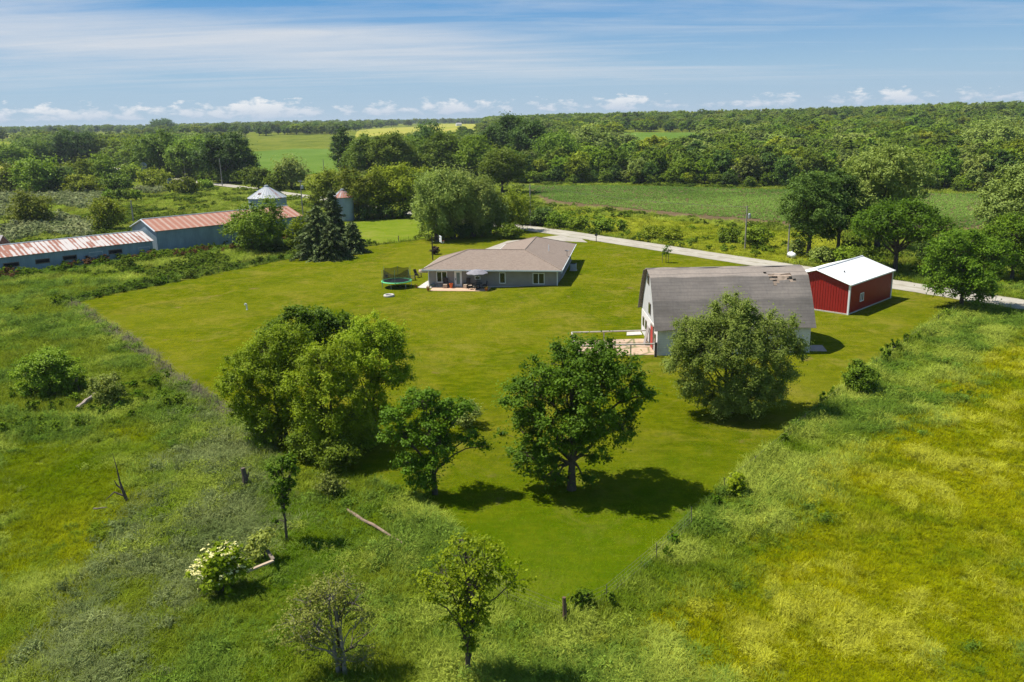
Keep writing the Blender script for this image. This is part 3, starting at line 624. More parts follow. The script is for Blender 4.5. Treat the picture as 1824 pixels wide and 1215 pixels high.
def window(par, u, z0, z1, w, y, n=2, side=0, fr=WHITE, gl=GLASS, name='window'):
    """frame proud of the wall with a pane child; side 0: wall in the x direction facing -y; 1: wall in the y direction facing +x"""
    f = MB(); p = MB(); b = 0.09; h = z1 - z0; zc = (z0 + z1) / 2
    def bx(mb, a, za, da, dz, dep, off, m=0):
        if side == 0: mb.box((a, y - off, za), (da, dep, dz))
        elif side == 1: mb.box((y + off, a, za), (dep, da, dz))
        else: mb.box((y - off, a, za), (dep, da, dz))
    bx(f, u, z1 - b / 2, w, b, .10, .03); bx(f, u, z0 + b / 2, w, b, .12, .04)
    for s in (-1, 1): bx(f, u + s * (w / 2 - b / 2), zc, b, h - 2 * b, .10, .03)
    for i in range(1, n): bx(f, u - w / 2 + i * w / n, zc, b * 1.1, h - 2 * b, .09, .025)
    fo = f.build(name, fr, par); bx(p, u, zc, w - b, h - b, .03, .005); p.build('pane', gl, fo); return fo

# ------------------------------------------------------------------ ranch house
HO = (-10.8, 108.5); HR = math.radians(-9); WL = 17.0; DW = 9.0; WB = 22.0; WW = 9.6; OV = 0.7; EZ = 2.42; SL = 0.345
house = empty('ranch_house', (HO[0], HO[1], 0), HR, 'low L shaped grey ranch house with brown shingle hip roof', 'house')
mb = MB(); mb.prism([(0, 0), (WL, 0), (WL, WB), (WL - WW, WB), (WL - WW, DW), (0, DW)], -0.3, EZ - .03); mb.build('wall', SIDING, house)
mb = MB(); mb.prism([(-.05, -.05), (WL + .05, -.05), (WL + .05, WB + .05), (WL - WW - .05, WB + .05), (WL - WW - .05, DW + .05), (-.05, DW + .05)], -0.4, 0.16); mb.build('foundation', CONC, house)
a0, a1, b0, b1 = -OV, WL + OV, -OV, DW + OV; c0 = WL - WW - OV; d1 = WB + OV
h1 = (b1 - b0) / 2; h2 = (a1 - c0) / 2; z1 = EZ + h1 * SL; z2 = EZ + h2 * SL
ax0 = a0 + h1; yr = b0 + h1; xr = c0 + h2
# front wing ridge at yr,z1 ; back wing ridge at xr,z2 (heights nearly equal: share one)
zr = (z1 + z2) / 2
rf = MB(); A = (a0, b0, EZ); B = (a1, b0, EZ); C_ = (a1, d1, EZ); D_ = (c0, d1, EZ); E_ = (c0, b1, EZ); F_ = (a0, b1, EZ)
RL = (ax0, yr, zr); RJ = (xr, yr, zr); RE = (xr, d1 - h2, zr)
for P in ([A, B, RJ, RL], [B, C_, RE, RJ], [C_, D_, RE], [D_, E_, RJ, RE], [E_, F_, RL, RJ], [F_, A, RL]): rf.slab([(x, y, z + .05) for x, y, z in P], .06)
roof = rf.build('roof', SHINGLE, house)
rc_ = MB()
for P, Q in ((RL, RJ), (RJ, RE), (A, RL), (B, RJ), (F_, RL), (C_, RE), (D_, RE)): rc_.tube([(P[0], P[1], P[2] + .05), (Q[0], Q[1], Q[2] + .05)], .07, 6)
rc_.build('ridge_cap', SHINGLE, roof)
fa = MB()
for (x1, y1), (x2, y2) in zip([(a0, b0), (a1, b0), (a1, d1), (c0, d1), (c0, b1), (a0, b1)], [(a1, b0), (a1, d1), (c0, d1), (c0, b1), (a0, b1), (a0, b0)]):
    fa.box(((x1 + x2) / 2, (y1 + y2) / 2, EZ - .06), (abs(x2 - x1) + .14, .14, .17) if y1 == y2 else (.14, abs(y2 - y1) - .14, .168))
fa.build('gutter', TRIM, house)
so_ = MB(); so_.prism([(a0 + .05, b0 + .05), (a1 - .05, b0 + .05), (a1 - .05, d1 - .05), (c0 + .05, d1 - .05), (c0 + .05, b1 - .05), (a0 + .05, b1 - .05)], EZ - .028, EZ - .012); so_.build('soffit', WHITE, house)
for x, y in ((-.03, -.06), (WL + .03, -.06)):
    ds = MB(); ds.box((x, y, 1.15), (.10, .08, 2.2)); ds.build('downspout', TRIM, house)
cb_ = MB()
for x, y in ((0, 0), (WL, 0)): cb_.box((x, y, 1.25), (.16, .16, 2.18))
window(house, 1.75, .62, 2.10, 1.45, 0); window(house, 6.55, 1.05, 1.50, .75, 0, 1); window(house, 9.85, .55, 2.02, .82, 0, 1); window(house, 14.6, .50, 1.98, 1.55, 0)
for v in (6.0, 12.5, 18.0): window(house, v, .9, 2.0, 1.3, WL, 2, 1)
d = MB()
for s in (-1, 1): d.box((3.95 + s * .46, -.03, 1.06), (.09, .12, 2.12))
d.box((3.95, -.03, 2.16), (1.01, .12, .09)); dr = MB(); dr.box((3.95, -.012, 1.06), (.83, .06, 2.10)); door = dr.build('door', WHITE, house); d.build('door_frame', WHITE, door)
p = MB(); p.box((3.95, -.045, 1.18), (.46, .03, 1.55)); p.build('pane', DOORGLASS, door)
hd = MB(); hd.box((3.62, -.06, 1.08), (.07, .05, .26)); hd.build('handle', BLACK, door)
vp = MB(); vp.tube([(15.0, 8.6, EZ + 1.1), (15.0, 8.6, EZ + 1.95)], .06, 8); vp.build('vent_pipe', WHITE, house)
dsq = MB(); dsq.tube([(a1 - .3, 10.2, EZ + .1), (a1 - .3, 10.2, EZ + .9)], .03, 6); dsq.lathe([(0.02, 0.0), (.25, .05), (.36, .14)], 14, (a1 - .3, 10.2, EZ + .8), 0, False); dsq.build('satellite_dish', plain('dish_grey', (.12, .12, .13), .5), house)
ac = G(1019, 468); e = empty('air_conditioner', (*L2(HO, HR, WL + 1.05, 13.2), 0), HR, 'grey air conditioning unit beside the right wall of the house', 'air conditioner')
m_ = MB(); m_.box((0, 0, .5), (.85, .85, .9)); m_.build('body', plain('ac_grey', (.38, .41, .43), .5), e, bevel=.04); m_ = MB(); m_.lathe([(.36, 0), (.36, .03)], 20, (0, 0, .95)); m_.torus(.25, .02, 20, 6, (0, 0, .99)); m_.build('fan_grille', BLACK, e); m_ = MB(); m_.box((0, 0, .0), (1.05, 1.05, .1)); m_.build('pad', CONC, e)
# patio and walk
pt = MB(); pt.prism([L2(HO, HR, *q) for q in [(.55, -.06), (8.4, -.06), (8.25, -2.7), (.75, -2.75)]], -.1, .07); tag(pt.build('patio', PATIO, bevel=.02), 'tan concrete patio along the back wall of the house', 'patio', None, 'structure')
pt = MB(); pt.prism([L2(HO, HR, *q) for q in [(-1.5, -.8), (.5, -1.0), (.5, -.06), (-.06, -.06), (-.06, 4.0), (-1.3, 4.0)]], -.1, .06); tag(pt.build('walkway', CONC, bevel=.02), 'white concrete walk round the left corner of the house', 'walkway', None, 'structure')
def rocker(x, y, rz, label):
    p = L2(HO, HR, x, y); e = empty('patio_chair', (p[0], p[1], .07), HR + rz, label, 'chair', 'recliners on the patio')
    s = MB(); s.box((0, 0, .36), (.62, .6, .12)); s.build('seat', WICK, e, bevel=.02)
    s = MB(); s.box((0, .34, .82), (.60, .12, .92), tilt=('X', math.radians(-12))); s.build('backrest', WICK, e, bevel=.04)
    s = MB(); s.box((0, -.04, .45), (.54, .54, .10)); s.box((0, -.36, .26), (.54, .10, .42)); s.build('cushion', CUSH, e, bevel=.03)
    for q in (-1, 1):
        s = MB(); s.box((q * .34, 0, .58), (.08, .6, .06)); s.box((q * .34, -.25, .44), (.06, .06, .22)); s.build('armrest', WICK, e)
        s = MB(); s.tube([(q * .28, -.42, .02), (q * .28, 0, .0), (q * .28, .42, .05)], .025, 6); s.tube([(q * .28, -.2, .0), (q * .28, -.2, .32)], .025, 6); s.tube([(q * .28, .2, .0), (q * .28, .2, .32)], .025, 6); s.build('leg', WICK, e)
rocker(2.35, -.75, math.radians(8), 'brown high backed recliner under the left patio window'); rocker(5.2, -.7, math.radians(-25), 'brown high backed recliner between the glass door and the umbrella')
p = L2(HO, HR, 3.0, -.45); e = empty('side_table', (p[0], p[1], .07), HR, 'small dark wicker table between recliner and orange planter', 'table'); s = MB(); s.box((0, 0, .47), (.5, .45, .05)); s.build('tabletop', WICK, e)
for q in ((-.2, -.18), (.2, -.18), (-.2, .18), (.2, .18)): s = MB(); s.box((q[0], q[1], .22), (.05, .05, .44)); s.build('leg', WICK, e)
def pot(x, y, r, h, label, mt=TERRA, fl=True, z=.07, name='flower_pot', lf='mid'):
    p = L2(HO, HR, x, y); e = empty(name, (p[0], p[1], z), 0, label, 'flower pot'); s = MB(); s.lathe([(r * .65, 0), (r * .95, h * .8), (r * 1.05, h * .8), (r * 1.05, h), (r * .85, h), (r * .8, h * .9)], 16, (0, 0, 0)); s.build('pot', mt, e)
    if fl:
        rng = np.random.default_rng(int(abs(x * 100))); C = rng.normal(size=(26, 3)) * [r * .6, r * .6, .07] + [0, 0, h + .10]; V, F, t_ = leafquads(rng, C, 9, .09, .09, .06); link('foliage', npmesh('foliage', V, F, LM[lf], t_), e)
        V, F, t_ = leafquads(rng, C[:14] + [0, 0, .06], 6, .07, .07, .07); link('blossoms', npmesh('blossoms', V, F, FLOWER, t_), e)
pot(3.18, -.95, .24, .62, 'tall orange planter left of the white glass door', ORANGE, False, name='planter')
pot(.55, -2.85, .19, .30, 'terracotta flower pot at the left front corner of the patio'); pot(8.15, -2.6, .22, .36, 'large terracotta flower pot at the right front corner of the patio'); pot(-1.55, -.9, .18, .26, 'terracotta flower pot at the end of the white walk'); pot(4.75, -.35, .15, .3, 'small terracotta flower pot just right of the glass door')
# small box by the left wall
p = L2(HO, HR, .55, -.3); e = empty('hose_reel', (p[0], p[1], .07), HR, 'small grey hose reel against the wall left of the window', 'hose reel'); s = MB(); s.box((0, 0, .25), (.5, .34, .42)); s.build('box', plain('hose_grey', (.2, .2, .2)), e, bevel=.03); s = MB(); s.tube([(-.27, -.2, .28), (.27, -.2, .28)], .12, 12); s.build('hose', plain('hose_green', (.10, .13, .11)), e)
# dining set and umbrella
TX, TY = 6.75, -1.35
p = L2(HO, HR, TX, TY); e = empty('dining_table', (p[0], p[1], .07), HR, 'dark glass topped patio table under the grey umbrella', 'table'); s = MB(); s.lathe([(.66, .70), (.68, .72), (.66, .74)], 28); s.build('tabletop', plain('table_glass', (.05, .065, .085), .12, spec=.7), e)
for q in range(4): a = PI / 4 + q * PI / 2; s = MB(); s.tube([(.5 * math.cos(a), .5 * math.sin(a), .0), (.36 * math.cos(a), .36 * math.sin(a), .35), (.5 * math.cos(a), .5 * math.sin(a), .69)], .025, 6); s.build('leg', BLACK, e)
for a, lab in ((200, 'dark metal chair with tan cushion on the left of the patio table'), (262, 'dark metal chair with tan cushion in front of the patio table'), (20, 'dark metal chair on the right of the patio table'), (95, 'dark metal chair between patio table and house wall')):
    a = math.radians(a); q = L2(HO, HR, TX + .95 * math.cos(a), TY + .80 * math.sin(a)); e = empty('dining_chair', (q[0], q[1], .07), HR + a - PI / 2, lab, 'chair', 'chairs round the patio table')
    s = MB(); s.box((0, 0, .43), (.5, .5, .06)); s.build('seat', BLACK, e); s = MB(); s.box((0, 0, .49), (.46, .46, .07)); s.build('cushion', CUSH if 'tan' in lab else BLACK, e, bevel=.02)
    s = MB(); s.tube([(-.24, .26, .43), (-.25, .36, 1.0), (.25, .36, 1.0), (.24, .26, .43)], .02, 6)
    for k in range(5): s.tube([(-.16 + k * .08, .27, .45), (-.16 + k * .08, .355, .98)], .01, 4)
    s.build('backrest', BLACK, e)
    for qx in (-.22, .22):
        for qy in (-.22, .22): s = MB(); s.tube([(qx, qy, .0), (qx, qy, .43)], .02, 5); s.build('leg', BLACK, e)
p = L2(HO, HR, TX, TY); e = empty('patio_umbrella', (p[0], p[1], .07), HR, 'open grey patio umbrella shading the table by the wall', 'umbrella')
s = MB(); s.tube([(0, 0, 0), (0, 0, 2.62)], .025, 8); s.build('pole', BLACK, e); s = MB(); s.lathe([(.28, 0), (.26, .07), (.06, .09)], 16); s.build('base', BLACK, e)
s = MB(); n = 8; V = [(0, 0, 2.60)]
for ring, (r, z) in enumerate(((.72, 2.42), (1.42, 2.08), (1.42, 1.98))):
    for i in range(n * 2): a = i * PI / n; q = 1 if i % 2 == 0 else .95; V.append((r * q * math.cos(a), r * q * math.sin(a), z + (0 if i % 2 == 0 else .05)))
m = n * 2; F = [(0, 1 + i, 1 + (i + 1) % m) for i in range(m)] + [(1 + k * m + i, 1 + (k + 1) * m + i, 1 + (k + 1) * m + (i + 1) % m, 1 + k * m + (i + 1) % m) for k in (0, 1) for i in range(m)]
s.add(V, F); s.build('canopy', UMB, e)
for i in range(n): a = i * 2 * PI / n; s = MB(); s.tube([(0, 0, 2.56), (1.38 * math.cos(a), 1.38 * math.sin(a), 2.05)], .012, 4); s.build('rib', BLACK, e)

# ------------------------------------------------------------------ trampoline
GREEN = plain('mint_green_pad', (0.13, 0.52, 0.22), 0.55, 0.08, 2); MAT_ = plain('black_jump_mat', (0.022, 0.025, 0.03), 0.6, 0.1, 3)
def netmat():
    m, t, b = mat('black_netting'); b.inputs['Base Color'].default_value = (.02, .024, .018, 1); tr = t.n('ShaderNodeBsdfTransparent'); mx = t.n('ShaderNodeMixShader'); mx.inputs[0].default_value = .62
    t.L.new(tr.outputs[0], mx.inputs[1]); t.L.new(b.outputs[0], mx.inputs[2]); t.L.new(mx.outputs[0], t.N['Material Output'].inputs[0]); return m
NET = netmat()
p = G(707, 511.5); TR = 1.95; e = empty('trampoline', (p[0], p[1] + .1, 0), 0, 'round trampoline with mint green pad and sagging black net', 'trampoline')
s = MB(); s.lathe([(TR - .22, .86), (TR - .2, .90), (TR + .05, .90), (TR + .10, .83), (TR + .05, .78)], 48, cap=False); s.build('pad', GREEN, e)
s = MB(); s.lathe([(.001, .80), (TR * .6, .80), (TR - .2, .87)], 40, cap=False); s.build('mat', MAT_, e)
for i in range(6):
    a = i * PI / 3 + .25; s = MB(); x, y = TR * math.cos(a), TR * math.sin(a); s.tube([(x, y, .85), (x * .98, y * .98, .0)], .035, 6); s.build('leg', STEEL, e)
for i in range(6):
    a = i * PI / 3 + .55; x, y = (TR + .07) * math.cos(a), (TR + .07) * math.sin(a); s = MB(); s.tube([(x, y, .6), (x, y, 2.60 - .1 * (i % 2))], .03, 6); s.build('net_pole', plain('net_pole', (.16, .3, .24)) if i == 0 else MATS['net_pole'], e)
V = []; n = 60
for k in range(9):
    for i in range(n):
        a = 2 * PI * i / n; f = k / 8; sag = .16 * abs(math.sin((a - .55) * 3)) + .50 * math.exp(-((a - 4.75) / .55) ** 2); z = .88 + f * (1.62 - sag); r = TR - .12 - .22 * f * abs(math.sin((a - .55) * 3)); V.append((r * math.cos(a), r * math.sin(a), z))
F = [(k * n + i, k * n + (i + 1) % n, (k + 1) * n + (i + 1) % n, (k + 1) * n + i) for k in range(8) for i in range(n)]
s = MB(); s.add(V, F); s.build('net', NET, e, smooth=True)
s = MB(); a = 4.05; s.box(((TR - .16) * math.cos(a), (TR - .16) * math.sin(a), 1.75), (.55, .03, .42), a + PI / 2); s.build('backboard', BLACK, e)
# stone ring, vent pipe, fire ring, loungers, basketball goal
p = G(693, 528); s = MB(); s.torus(.55, .15, 36, 8, (0, 0, .10), 1.2)
tag(s.build('planter_ring', plain('pale_ring_stone', (.50, .46, .41), .9, .25, 6), None, (p[0], p[1], Tz(*p))), 'low pale grey stone ring lying on the lawn before the trampoline', 'ring')
p = G(440, 552); e = empty('vent_pipe', (p[0], p[1], 0), 0, 'white bent pipe standing alone on the left lawn', 'pipe'); s = MB(); s.tube([(0, 0, 0), (0, 0, .62), (-.03, 0, .72), (-.12, 0, .76), (-.19, 0, .70), (-.2, 0, .58)], .075, 10); s.build('pipe', WHITE, e); s = MB(); s.lathe([(.11, .0), (.11, .05)], 12); s.build('collar', WHITE, e)
p = G(756, 484); e = empty('fire_pit', (p[0], p[1], 0), 0, 'round pale block fire pit behind the left corner of the house', 'fire pit'); s = MB()
for i in range(16): a = i * PI / 8; s.box((.72 * math.cos(a), .72 * math.sin(a), .14), (.26, .2, .28), a + PI / 2)
s.build('wall', plain('fire_block', (.55, .42, .35), .9, .2), e); s = MB(); s.lathe([(.6, .03), (.01, .04)], 18, cap=False); s.build('ash', plain('ash', (.12, .11, .1)), e)
def lounge(px, rz, lab):
    p = G(*px); e = empty('lawn_chair', (p[0], p[1], 0), rz, lab, 'chair', 'lawn chairs by the trampoline'); s = MB()
    for k in range(5): s.box((0, -.28 + k * .13, .34 - k * .02), (.6, .11, .025))
    s.build('seat', WICK, e); s = MB()
    for k in range(5): s.box((-.24 + k * .12, .48, .68), (.10, .025, .92), tilt=('X', math.radians(-24)))
    s.build('backrest', WICK, e)
    for q in (-1, 1): s = MB(); s.box((q * .36, .02, .56), (.11, .72, .03)); s.build('armrest', WICK, e); MB().box((q * .33, -.28, .28), (.05, .09, .56)).build('leg', WICK, e); MB().box((q * .33, .35, .2), (.05, .09, .45)).build('leg', WICK, e)
lounge((736, 499), math.radians(100), 'brown slatted lawn chair next to the trampoline'); lounge((745, 494), math.radians(55), 'brown slatted lawn chair nearer the house corner')
p = G(771, 463); e = empty('basketball_goal', (p[0], p[1], 0), 0, 'basketball hoop with white backboard on a dark post behind the house', 'basketball hoop')
s = MB(); s.box((0, 0, 1.9), (.16, .16, 3.8)); s.build('post', plain('post_dark', (.055, .045, .04)), e); s = MB(); s.box((.65, 0, 3.6), (1.3, .10, .12)); s.box((.6, 0, 2.9), (1.25, .08, .1), tilt=('Y', -.25)); s.build('arm', MATS['post_dark'], e)
s = MB(); s.box((1.35, 0, 3.3), (.06, 1.25, 1.0), .35); s.build('backboard', WHITE, e); s = MB(); s.torus(.24, .02, 20, 6, (1.68, .1, 3.0)); s.build('rim', ORANGE, e)
s = MB()
for i in range(10): a = i * PI / 5; s.tube([(1.68 + .24 * math.cos(a), .1 + .24 * math.sin(a), 3.0), (1.68 + .14 * math.cos(a + .3), .1 + .14 * math.sin(a + .3), 2.6)], .01, 4)
s.build('net', WHITE, e)
# mailbox, propane tank, sapling stakes
p = G(1062, 431); e = empty('mailbox', (p[0], p[1], 0), math.radians(-35), 'dark mailbox on a post beside the gravel road', 'mailbox'); s = MB(); s.box((0, 0, .55), (.1, .1, 1.1)); s.build('post', WOODG, e); s = MB(); s.box((0, 0, 1.2), (.24, .6, .2)); s.tube([(0, -.3, 1.30), (0, .3, 1.30)], .12, 12); s.build('box', BLACK, e)
p = G(1410, 460); e = empty('propane_tank', (p[0], p[1], 0), math.radians(8), 'white propane tank with rounded ends beyond the road', 'tank'); s = MB(); R_ = .42; s.lathe([(.01, -1.0), (.22, -.93), (.36, -.78), (R_, -.5), (R_, .5), (.36, .78), (.22, .93), (.01, 1.0)], 18)
tk = s.build('body', WHITE, e, smooth=True); tk.rotation_euler = (PI / 2, 0, 0); tk.location = (0, 0, .52)
for q in (-.5, .5): s = MB(); s.box((0, q, .08), (.6, .14, .16)); s.build('leg', CONC, e)
s = MB(); s.lathe([(.14, 0), (.14, .16), (.05, .2)], 12, (0, 0, .9)); s.build('dome', WHITE, e)

# ------------------------------------------------------------------ barn
def barnroof():
    m, t, b = mat('old_grey_shingle'); p = t.coord(); s = t.n('ShaderNodeSeparateXYZ'); t.L.new(p, s.inputs[0])
    n = t.noise(t.mapping(p, (.35, 1, 1.2)), .9, 6, .62); n2 = t.noise(t.mapping(p, (6, 3, 1.0)), .8, 4, .7); n3 = t.noise(p, 6, 4, .8)
    row = t.math('FRACT', t.math('MULTIPLY', s.outputs[2], 3.6))
    c = t.ramp(n, [(.3, (.175, .148, .126)), (.5, (.232, .198, .172)), (.7, (.292, .250, .212))])
    top = t.mapr(s.outputs[2], 6.55, 6.85, 0, 1); c = t.mix(t.math('MULTIPLY', top, .6), c, (.285, .235, .19))
    c = t.mix(t.mapr(n2, .4, .7, 0, .35), c, (.13, .115, .105)); c = t.mix(t.mapr(n3, .5, .75, 0, .35), c, (.29, .26, .24)); c = t.mix(t.mapr(row, .82, .9, 0, .4), c, (.07, .062, .058))
    t.L.new(c, b.inputs['Base Color']); b.inputs['Roughness'].default_value = .95; t.L.new(t.bump(row, .6, .04), b.inputs['Normal']); return m
BROOF = barnroof()
def whitewash(name, col, dirt, horiz):
    m, t, b = mat(name); p = t.coord(); s = t.n('ShaderNodeSeparateXYZ'); t.L.new(p, s.inputs[0])
    n = t.noise(t.mapping(p, (3, 3, .5) if not horiz else (1, 1, 1)), 1.4, 6, .7); k = t.math('FRACT', t.math('MULTIPLY', s.outputs[2] if horiz else s.outputs[1], 4.6))
    br = t.mapr(k, .9, .97, 0, .55); c = t.mix(t.mapr(n, .5, .72, 0, .8), col, dirt); c = t.mix(br, c, tuple(x * .6 for x in col))
    t.L.new(c, b.inputs['Base Color']); b.inputs['Roughness'].default_value = .9; return m
BWALL = whitewash('whitewashed_block', (.66, .63, .60), (.40, .36, .33), True); BBOARD = whitewash('grey_white_boards', (.50, .50, .49), (.28, .27, .26), False)
RED = plain('faded_red_paint', (.42, .045, .035), .7, .2, 4)
BX0, BX1, BYC = 13.25, 27.2, 77.8; prof = [(0, 7.25), (2.0, 6.72), (3.5, 4.85), (4.95, 2.42)]
barn = empty('barn', (BX0, BYC, 0), 0, 'old barn with grey gambrel roof and whitewashed block walls', 'barn'); BL = BX1 - BX0
s = MB(); hw = 4.62; w = .3
s.box((BL / 2, -hw + w / 2, 1.1), (BL, w, 2.6)); s.box((BL / 2, hw - w / 2, 1.1), (BL, w, 2.6)); s.box((w / 2, 0, 1.1), (w, 2 * hw - 2 * w, 2.6)); s.box((BL - w / 2, 0, 1.1), (w, 2 * hw - 2 * w, 2.6)); s.build('wall', BWALL, barn)
for x in (.10, BL - .10):
    P = [(-hw + .02, 2.403), (-3.45, 4.75), (-1.95, 6.62), (0, 7.12), (1.95, 6.62), (3.45, 4.75), (hw - .02, 2.403)]; s = MB(); n = len(P)
    V = [(x - .06, a, z) for a, z in P] + [(x + .06, a, z) for a, z in P]; s.add(V, [tuple(range(n)), tuple(range(2 * n - 1, n - 1, -1))] + [(i, (i + 1) % n, n + (i + 1) % n, n + i) for i in range(n)]); s.build('gable', BBOARD, barn)
# roof as fine panels so that the hole is a real hole
s = MB(); dk = MB(); nx = 48; rs = np.random.default_rng(3); x0, x1 = -.35, BL + .35
def rp(f):
    k = 0; seg = [math.hypot(prof[i + 1][0] - prof[i][0], prof[i + 1][1] - prof[i][1]) for i in range(3)]; L = f * sum(seg)
    while k < 2 and L > seg[k]: L -= seg[k]; k += 1
    q = L / seg[k]; return prof[k][0] + (prof[k + 1][0] - prof[k][0]) * q, prof[k][1] + (prof[k + 1][1] - prof[k][1]) * q
ny = 24; seglen = sum(math.hypot(prof[i + 1][0] - prof[i][0], prof[i + 1][1] - prof[i][1]) for i in range(3)); br = [0, 2.069 / seglen, (2.069 + 2.397) / seglen, 1]
fs = sorted(set([round(k / ny, 5) for k in range(ny + 1)] + br)); ID = {}
for side in (-1, 1):
    for j, f in enumerate(fs):
        for i in range(nx + 1):
            a, z = rp(f); x = x0 + (x1 - x0) * i / nx; wob = .035 * math.sin(x * .9 + f * 5) + .03 * math.sin(x * 2.1 + side); ID[side, j, i] = len(s.v); s.v.append((x, side * a, z + wob - .12 * math.exp(-((x - 11.5) / 2.5) ** 2 - ((f - .3) / .2) ** 2) * (side < 0)))
    for j in range(len(fs) - 1):
        for i in range(nx):
            xm = x0 + (x1 - x0) * (i + .5) / nx; fm = (fs[j] + fs[j + 1]) / 2
            if side < 0 and abs(xm - 11.75) < 1.15 + .28 * math.sin(fm * 60) and .222 + .02 * math.sin(xm * 5) < fm < .375 + .045 * math.sin(xm * 3.0) and not (xm < 10.9 and fm > .33): continue
            if side < 0 and abs(xm - 10.55) < .15 and abs(fm - .17) < .022: continue
            q = (ID[side, j, i], ID[side, j, i + 1], ID[side, j + 1, i + 1], ID[side, j + 1, i]); s.f.append(q if side < 0 else q[::-1]); s.m.append(0)
ro = s.build('roof', BROOF, barn); so2 = ro.modifiers.new('thick', 'SOLIDIFY'); so2.thickness = .05; so2.offset = -1
PLK = plain('bare_roof_board', (.36, .27, .20), .9, .35, 3); rs = np.random.default_rng(8)
for k, f in enumerate(np.linspace(.215, .40, 8)):
    a, z = rp(f); a2, z2 = rp(f + .012); xa = 10.1 + rs.uniform(0, .6); xb = 13.4 - rs.uniform(0, .6)
    if k in (1,): continue
    if k in (3, 5): xa += 1.1
    if k == 4: xb -= .8
    s = MB(); s.box(((xa + xb) / 2, -a + .04, z - .088), (xb - xa, .19, .025), tilt=('X', math.atan2(z - z2, a2 - a))); s.build('roof_board', PLK, ro)
dkk = MB(); pa = []
for f in (.19, .26, .33, .40, .45): a, z = rp(f); pa.append((-a + .07, z - .125))
for (a, z), (a2, z2) in zip(pa[:-1], pa[1:]): dkk.add([(9.9, a, z), (13.6, a, z), (13.6, a2, z2), (9.9, a2, z2)], [(0, 1, 2, 3)])
dkk.build('roof_deck', plain('old_decking', (.21, .155, .115), .95, .5, 2.5), ro)
s = MB(); s.box((BL / 2 - .1, -.0, 7.27), (x1 - x0, .26, .05)); s.build('ridge_cap', plain('ridge_grey', (.27, .24, .21)), ro)
# openings of the left gable wall (facing -x)
def bwin(y, z0, z1, w, name='window', gl=GLASS, fr=WOODG):
    f = MB(); f.box((-.03, y, (z0 + z1) / 2), (.06, w + .16, z1 - z0 + .16)); q = f.build(name, fr, barn); f = MB(); f.box((-.065, y, (z0 + z1) / 2), (.03, w, z1 - z0)); f.build('pane', gl, q)
bwin(-3.55, .95, 1.7, .5); bwin(1.6, 1.0, 1.75, .6); bwin(3.2, 1.0, 1.75, .6); bwin(-.2, 3.0, 3.9, .7); bwin(.9, 5.7, 6.4, .5)
s = MB(); s.box((-.06, -2.05, 1.05), (.08, 1.1, 2.1)); dd = s.build('door', RED, barn); s = MB()
for y in (-2.68, -1.42): s.box((-.05, y, 1.1), (.10, .12, 2.2))
s.box((-.05, -2.05, 2.2), (.10, 1.38, .12)); s.build('door_frame', WOODG, dd)
s = MB(); s.box((-.35, -.65, .9), (.05, 1.0, 1.8), tilt=('Y', math.radians(12))); tag(s.build('loose_panel', plain('loose_panel', (.33, .29, .27)), None, (BX0, BYC, 0)), 'grey sheet leaning on the barn wall beside the red door', 'panel')
for x in (3.2, 7.0, 11.3): window(barn, x, .9, 1.6, .8, -hw, 1, 0, WOODG)
# yard slab with cracked concrete, pipe fence
def yardmat():
    m, t, b = mat('cracked_tan_concrete'); p = t.coord(); v = t.n('ShaderNodeTexVoronoi', feature='DISTANCE_TO_EDGE'); t.L.new(t.mapping(p, (1, 1, 1)), v.inputs[0]); v.inputs['Scale'].default_value = .42
    n = t.noise(p, 1.1, 6, .7); c = t.mix(t.mapr(n, .35, .65), (.36, .25, .165), (.50, .365, .255)); c = t.mix(t.mapr(t.noise(p, .5, 4), .55, .68, 0, .7), c, (.25, .20, .17)); c = t.mix(t.mapr(v.outputs['Distance'], .0, .06, .85, 0), c, (.07, .10, .02)); t.L.new(c, b.inputs['Base Color']); return m
YARD = yardmat(); yp = GP([(1040, 601), (1060, 597), (1100, 596), (1145, 595), (1157, 615), (1162, 622), (1050, 624)])
yp = [(5.9, 78.9), (13.2, 79.2), (13.2, 73.4), (5.9, 73.2)]
s = MB(); s.prism(yp, -.1, .05); tag(s.build('barnyard', YARD), 'cracked tan concrete yard at the barn end', 'concrete yard', None, 'structure')
s = MB(); s.prism([(11.5, 80.6), (13.1, 80.8), (13.1, 82.0), (11.7, 81.9)], -.1, .06); tag(s.build('door_slab', CONC), 'small white concrete slab at the far corner of the barn end', 'slab', None, 'structure')
s = MB(); s.prism([(27.3, 75.6), (29.2, 75.4), (28.9, 73.4), (27.3, 73.6)], -.1, .05); tag(s.build('stone_slab', plain('pinkish_slab', (.36, .28, .25), .9, .2)), 'small brown slab at the right corner of the barn', 'slab', None, 'structure')
PIPE = plain('white_pipe', (.42, .38, .33), .7, .2, 2); e = empty('yard_fence', (5.8, 72.9, 0), 0, 'white pipe rail fence round the concrete barn yard', 'fence')
for i, (x, y) in enumerate([(0, 5.0), (3.1, 5.0), (7.3, 5.0), (0, .0), (2.6, .0), (5.0, 0), (7.2, 0), (0, 2.5)]): s = MB(); s.tube([(x, y, 0), (x, y, 1.15)], .06, 8); s.build('post', PIPE, e)
for P in ([(0, 5, 1.15), (7.4, 5, 1.2)], [(0, 0, 1.15), (7.35, 0, 1.2)], [(0, 0, 1.15), (0, 5, 1.15)]): s = MB(); s.tube(P, .075, 8); s.build('rail', PIPE, e)
s = MB(); s.tube([(7.25, -.15, 0), (7.25, -.15, 1.35)], .12, 8); s.build('post', plain('dark_post', (.06, .05, .04)), e)

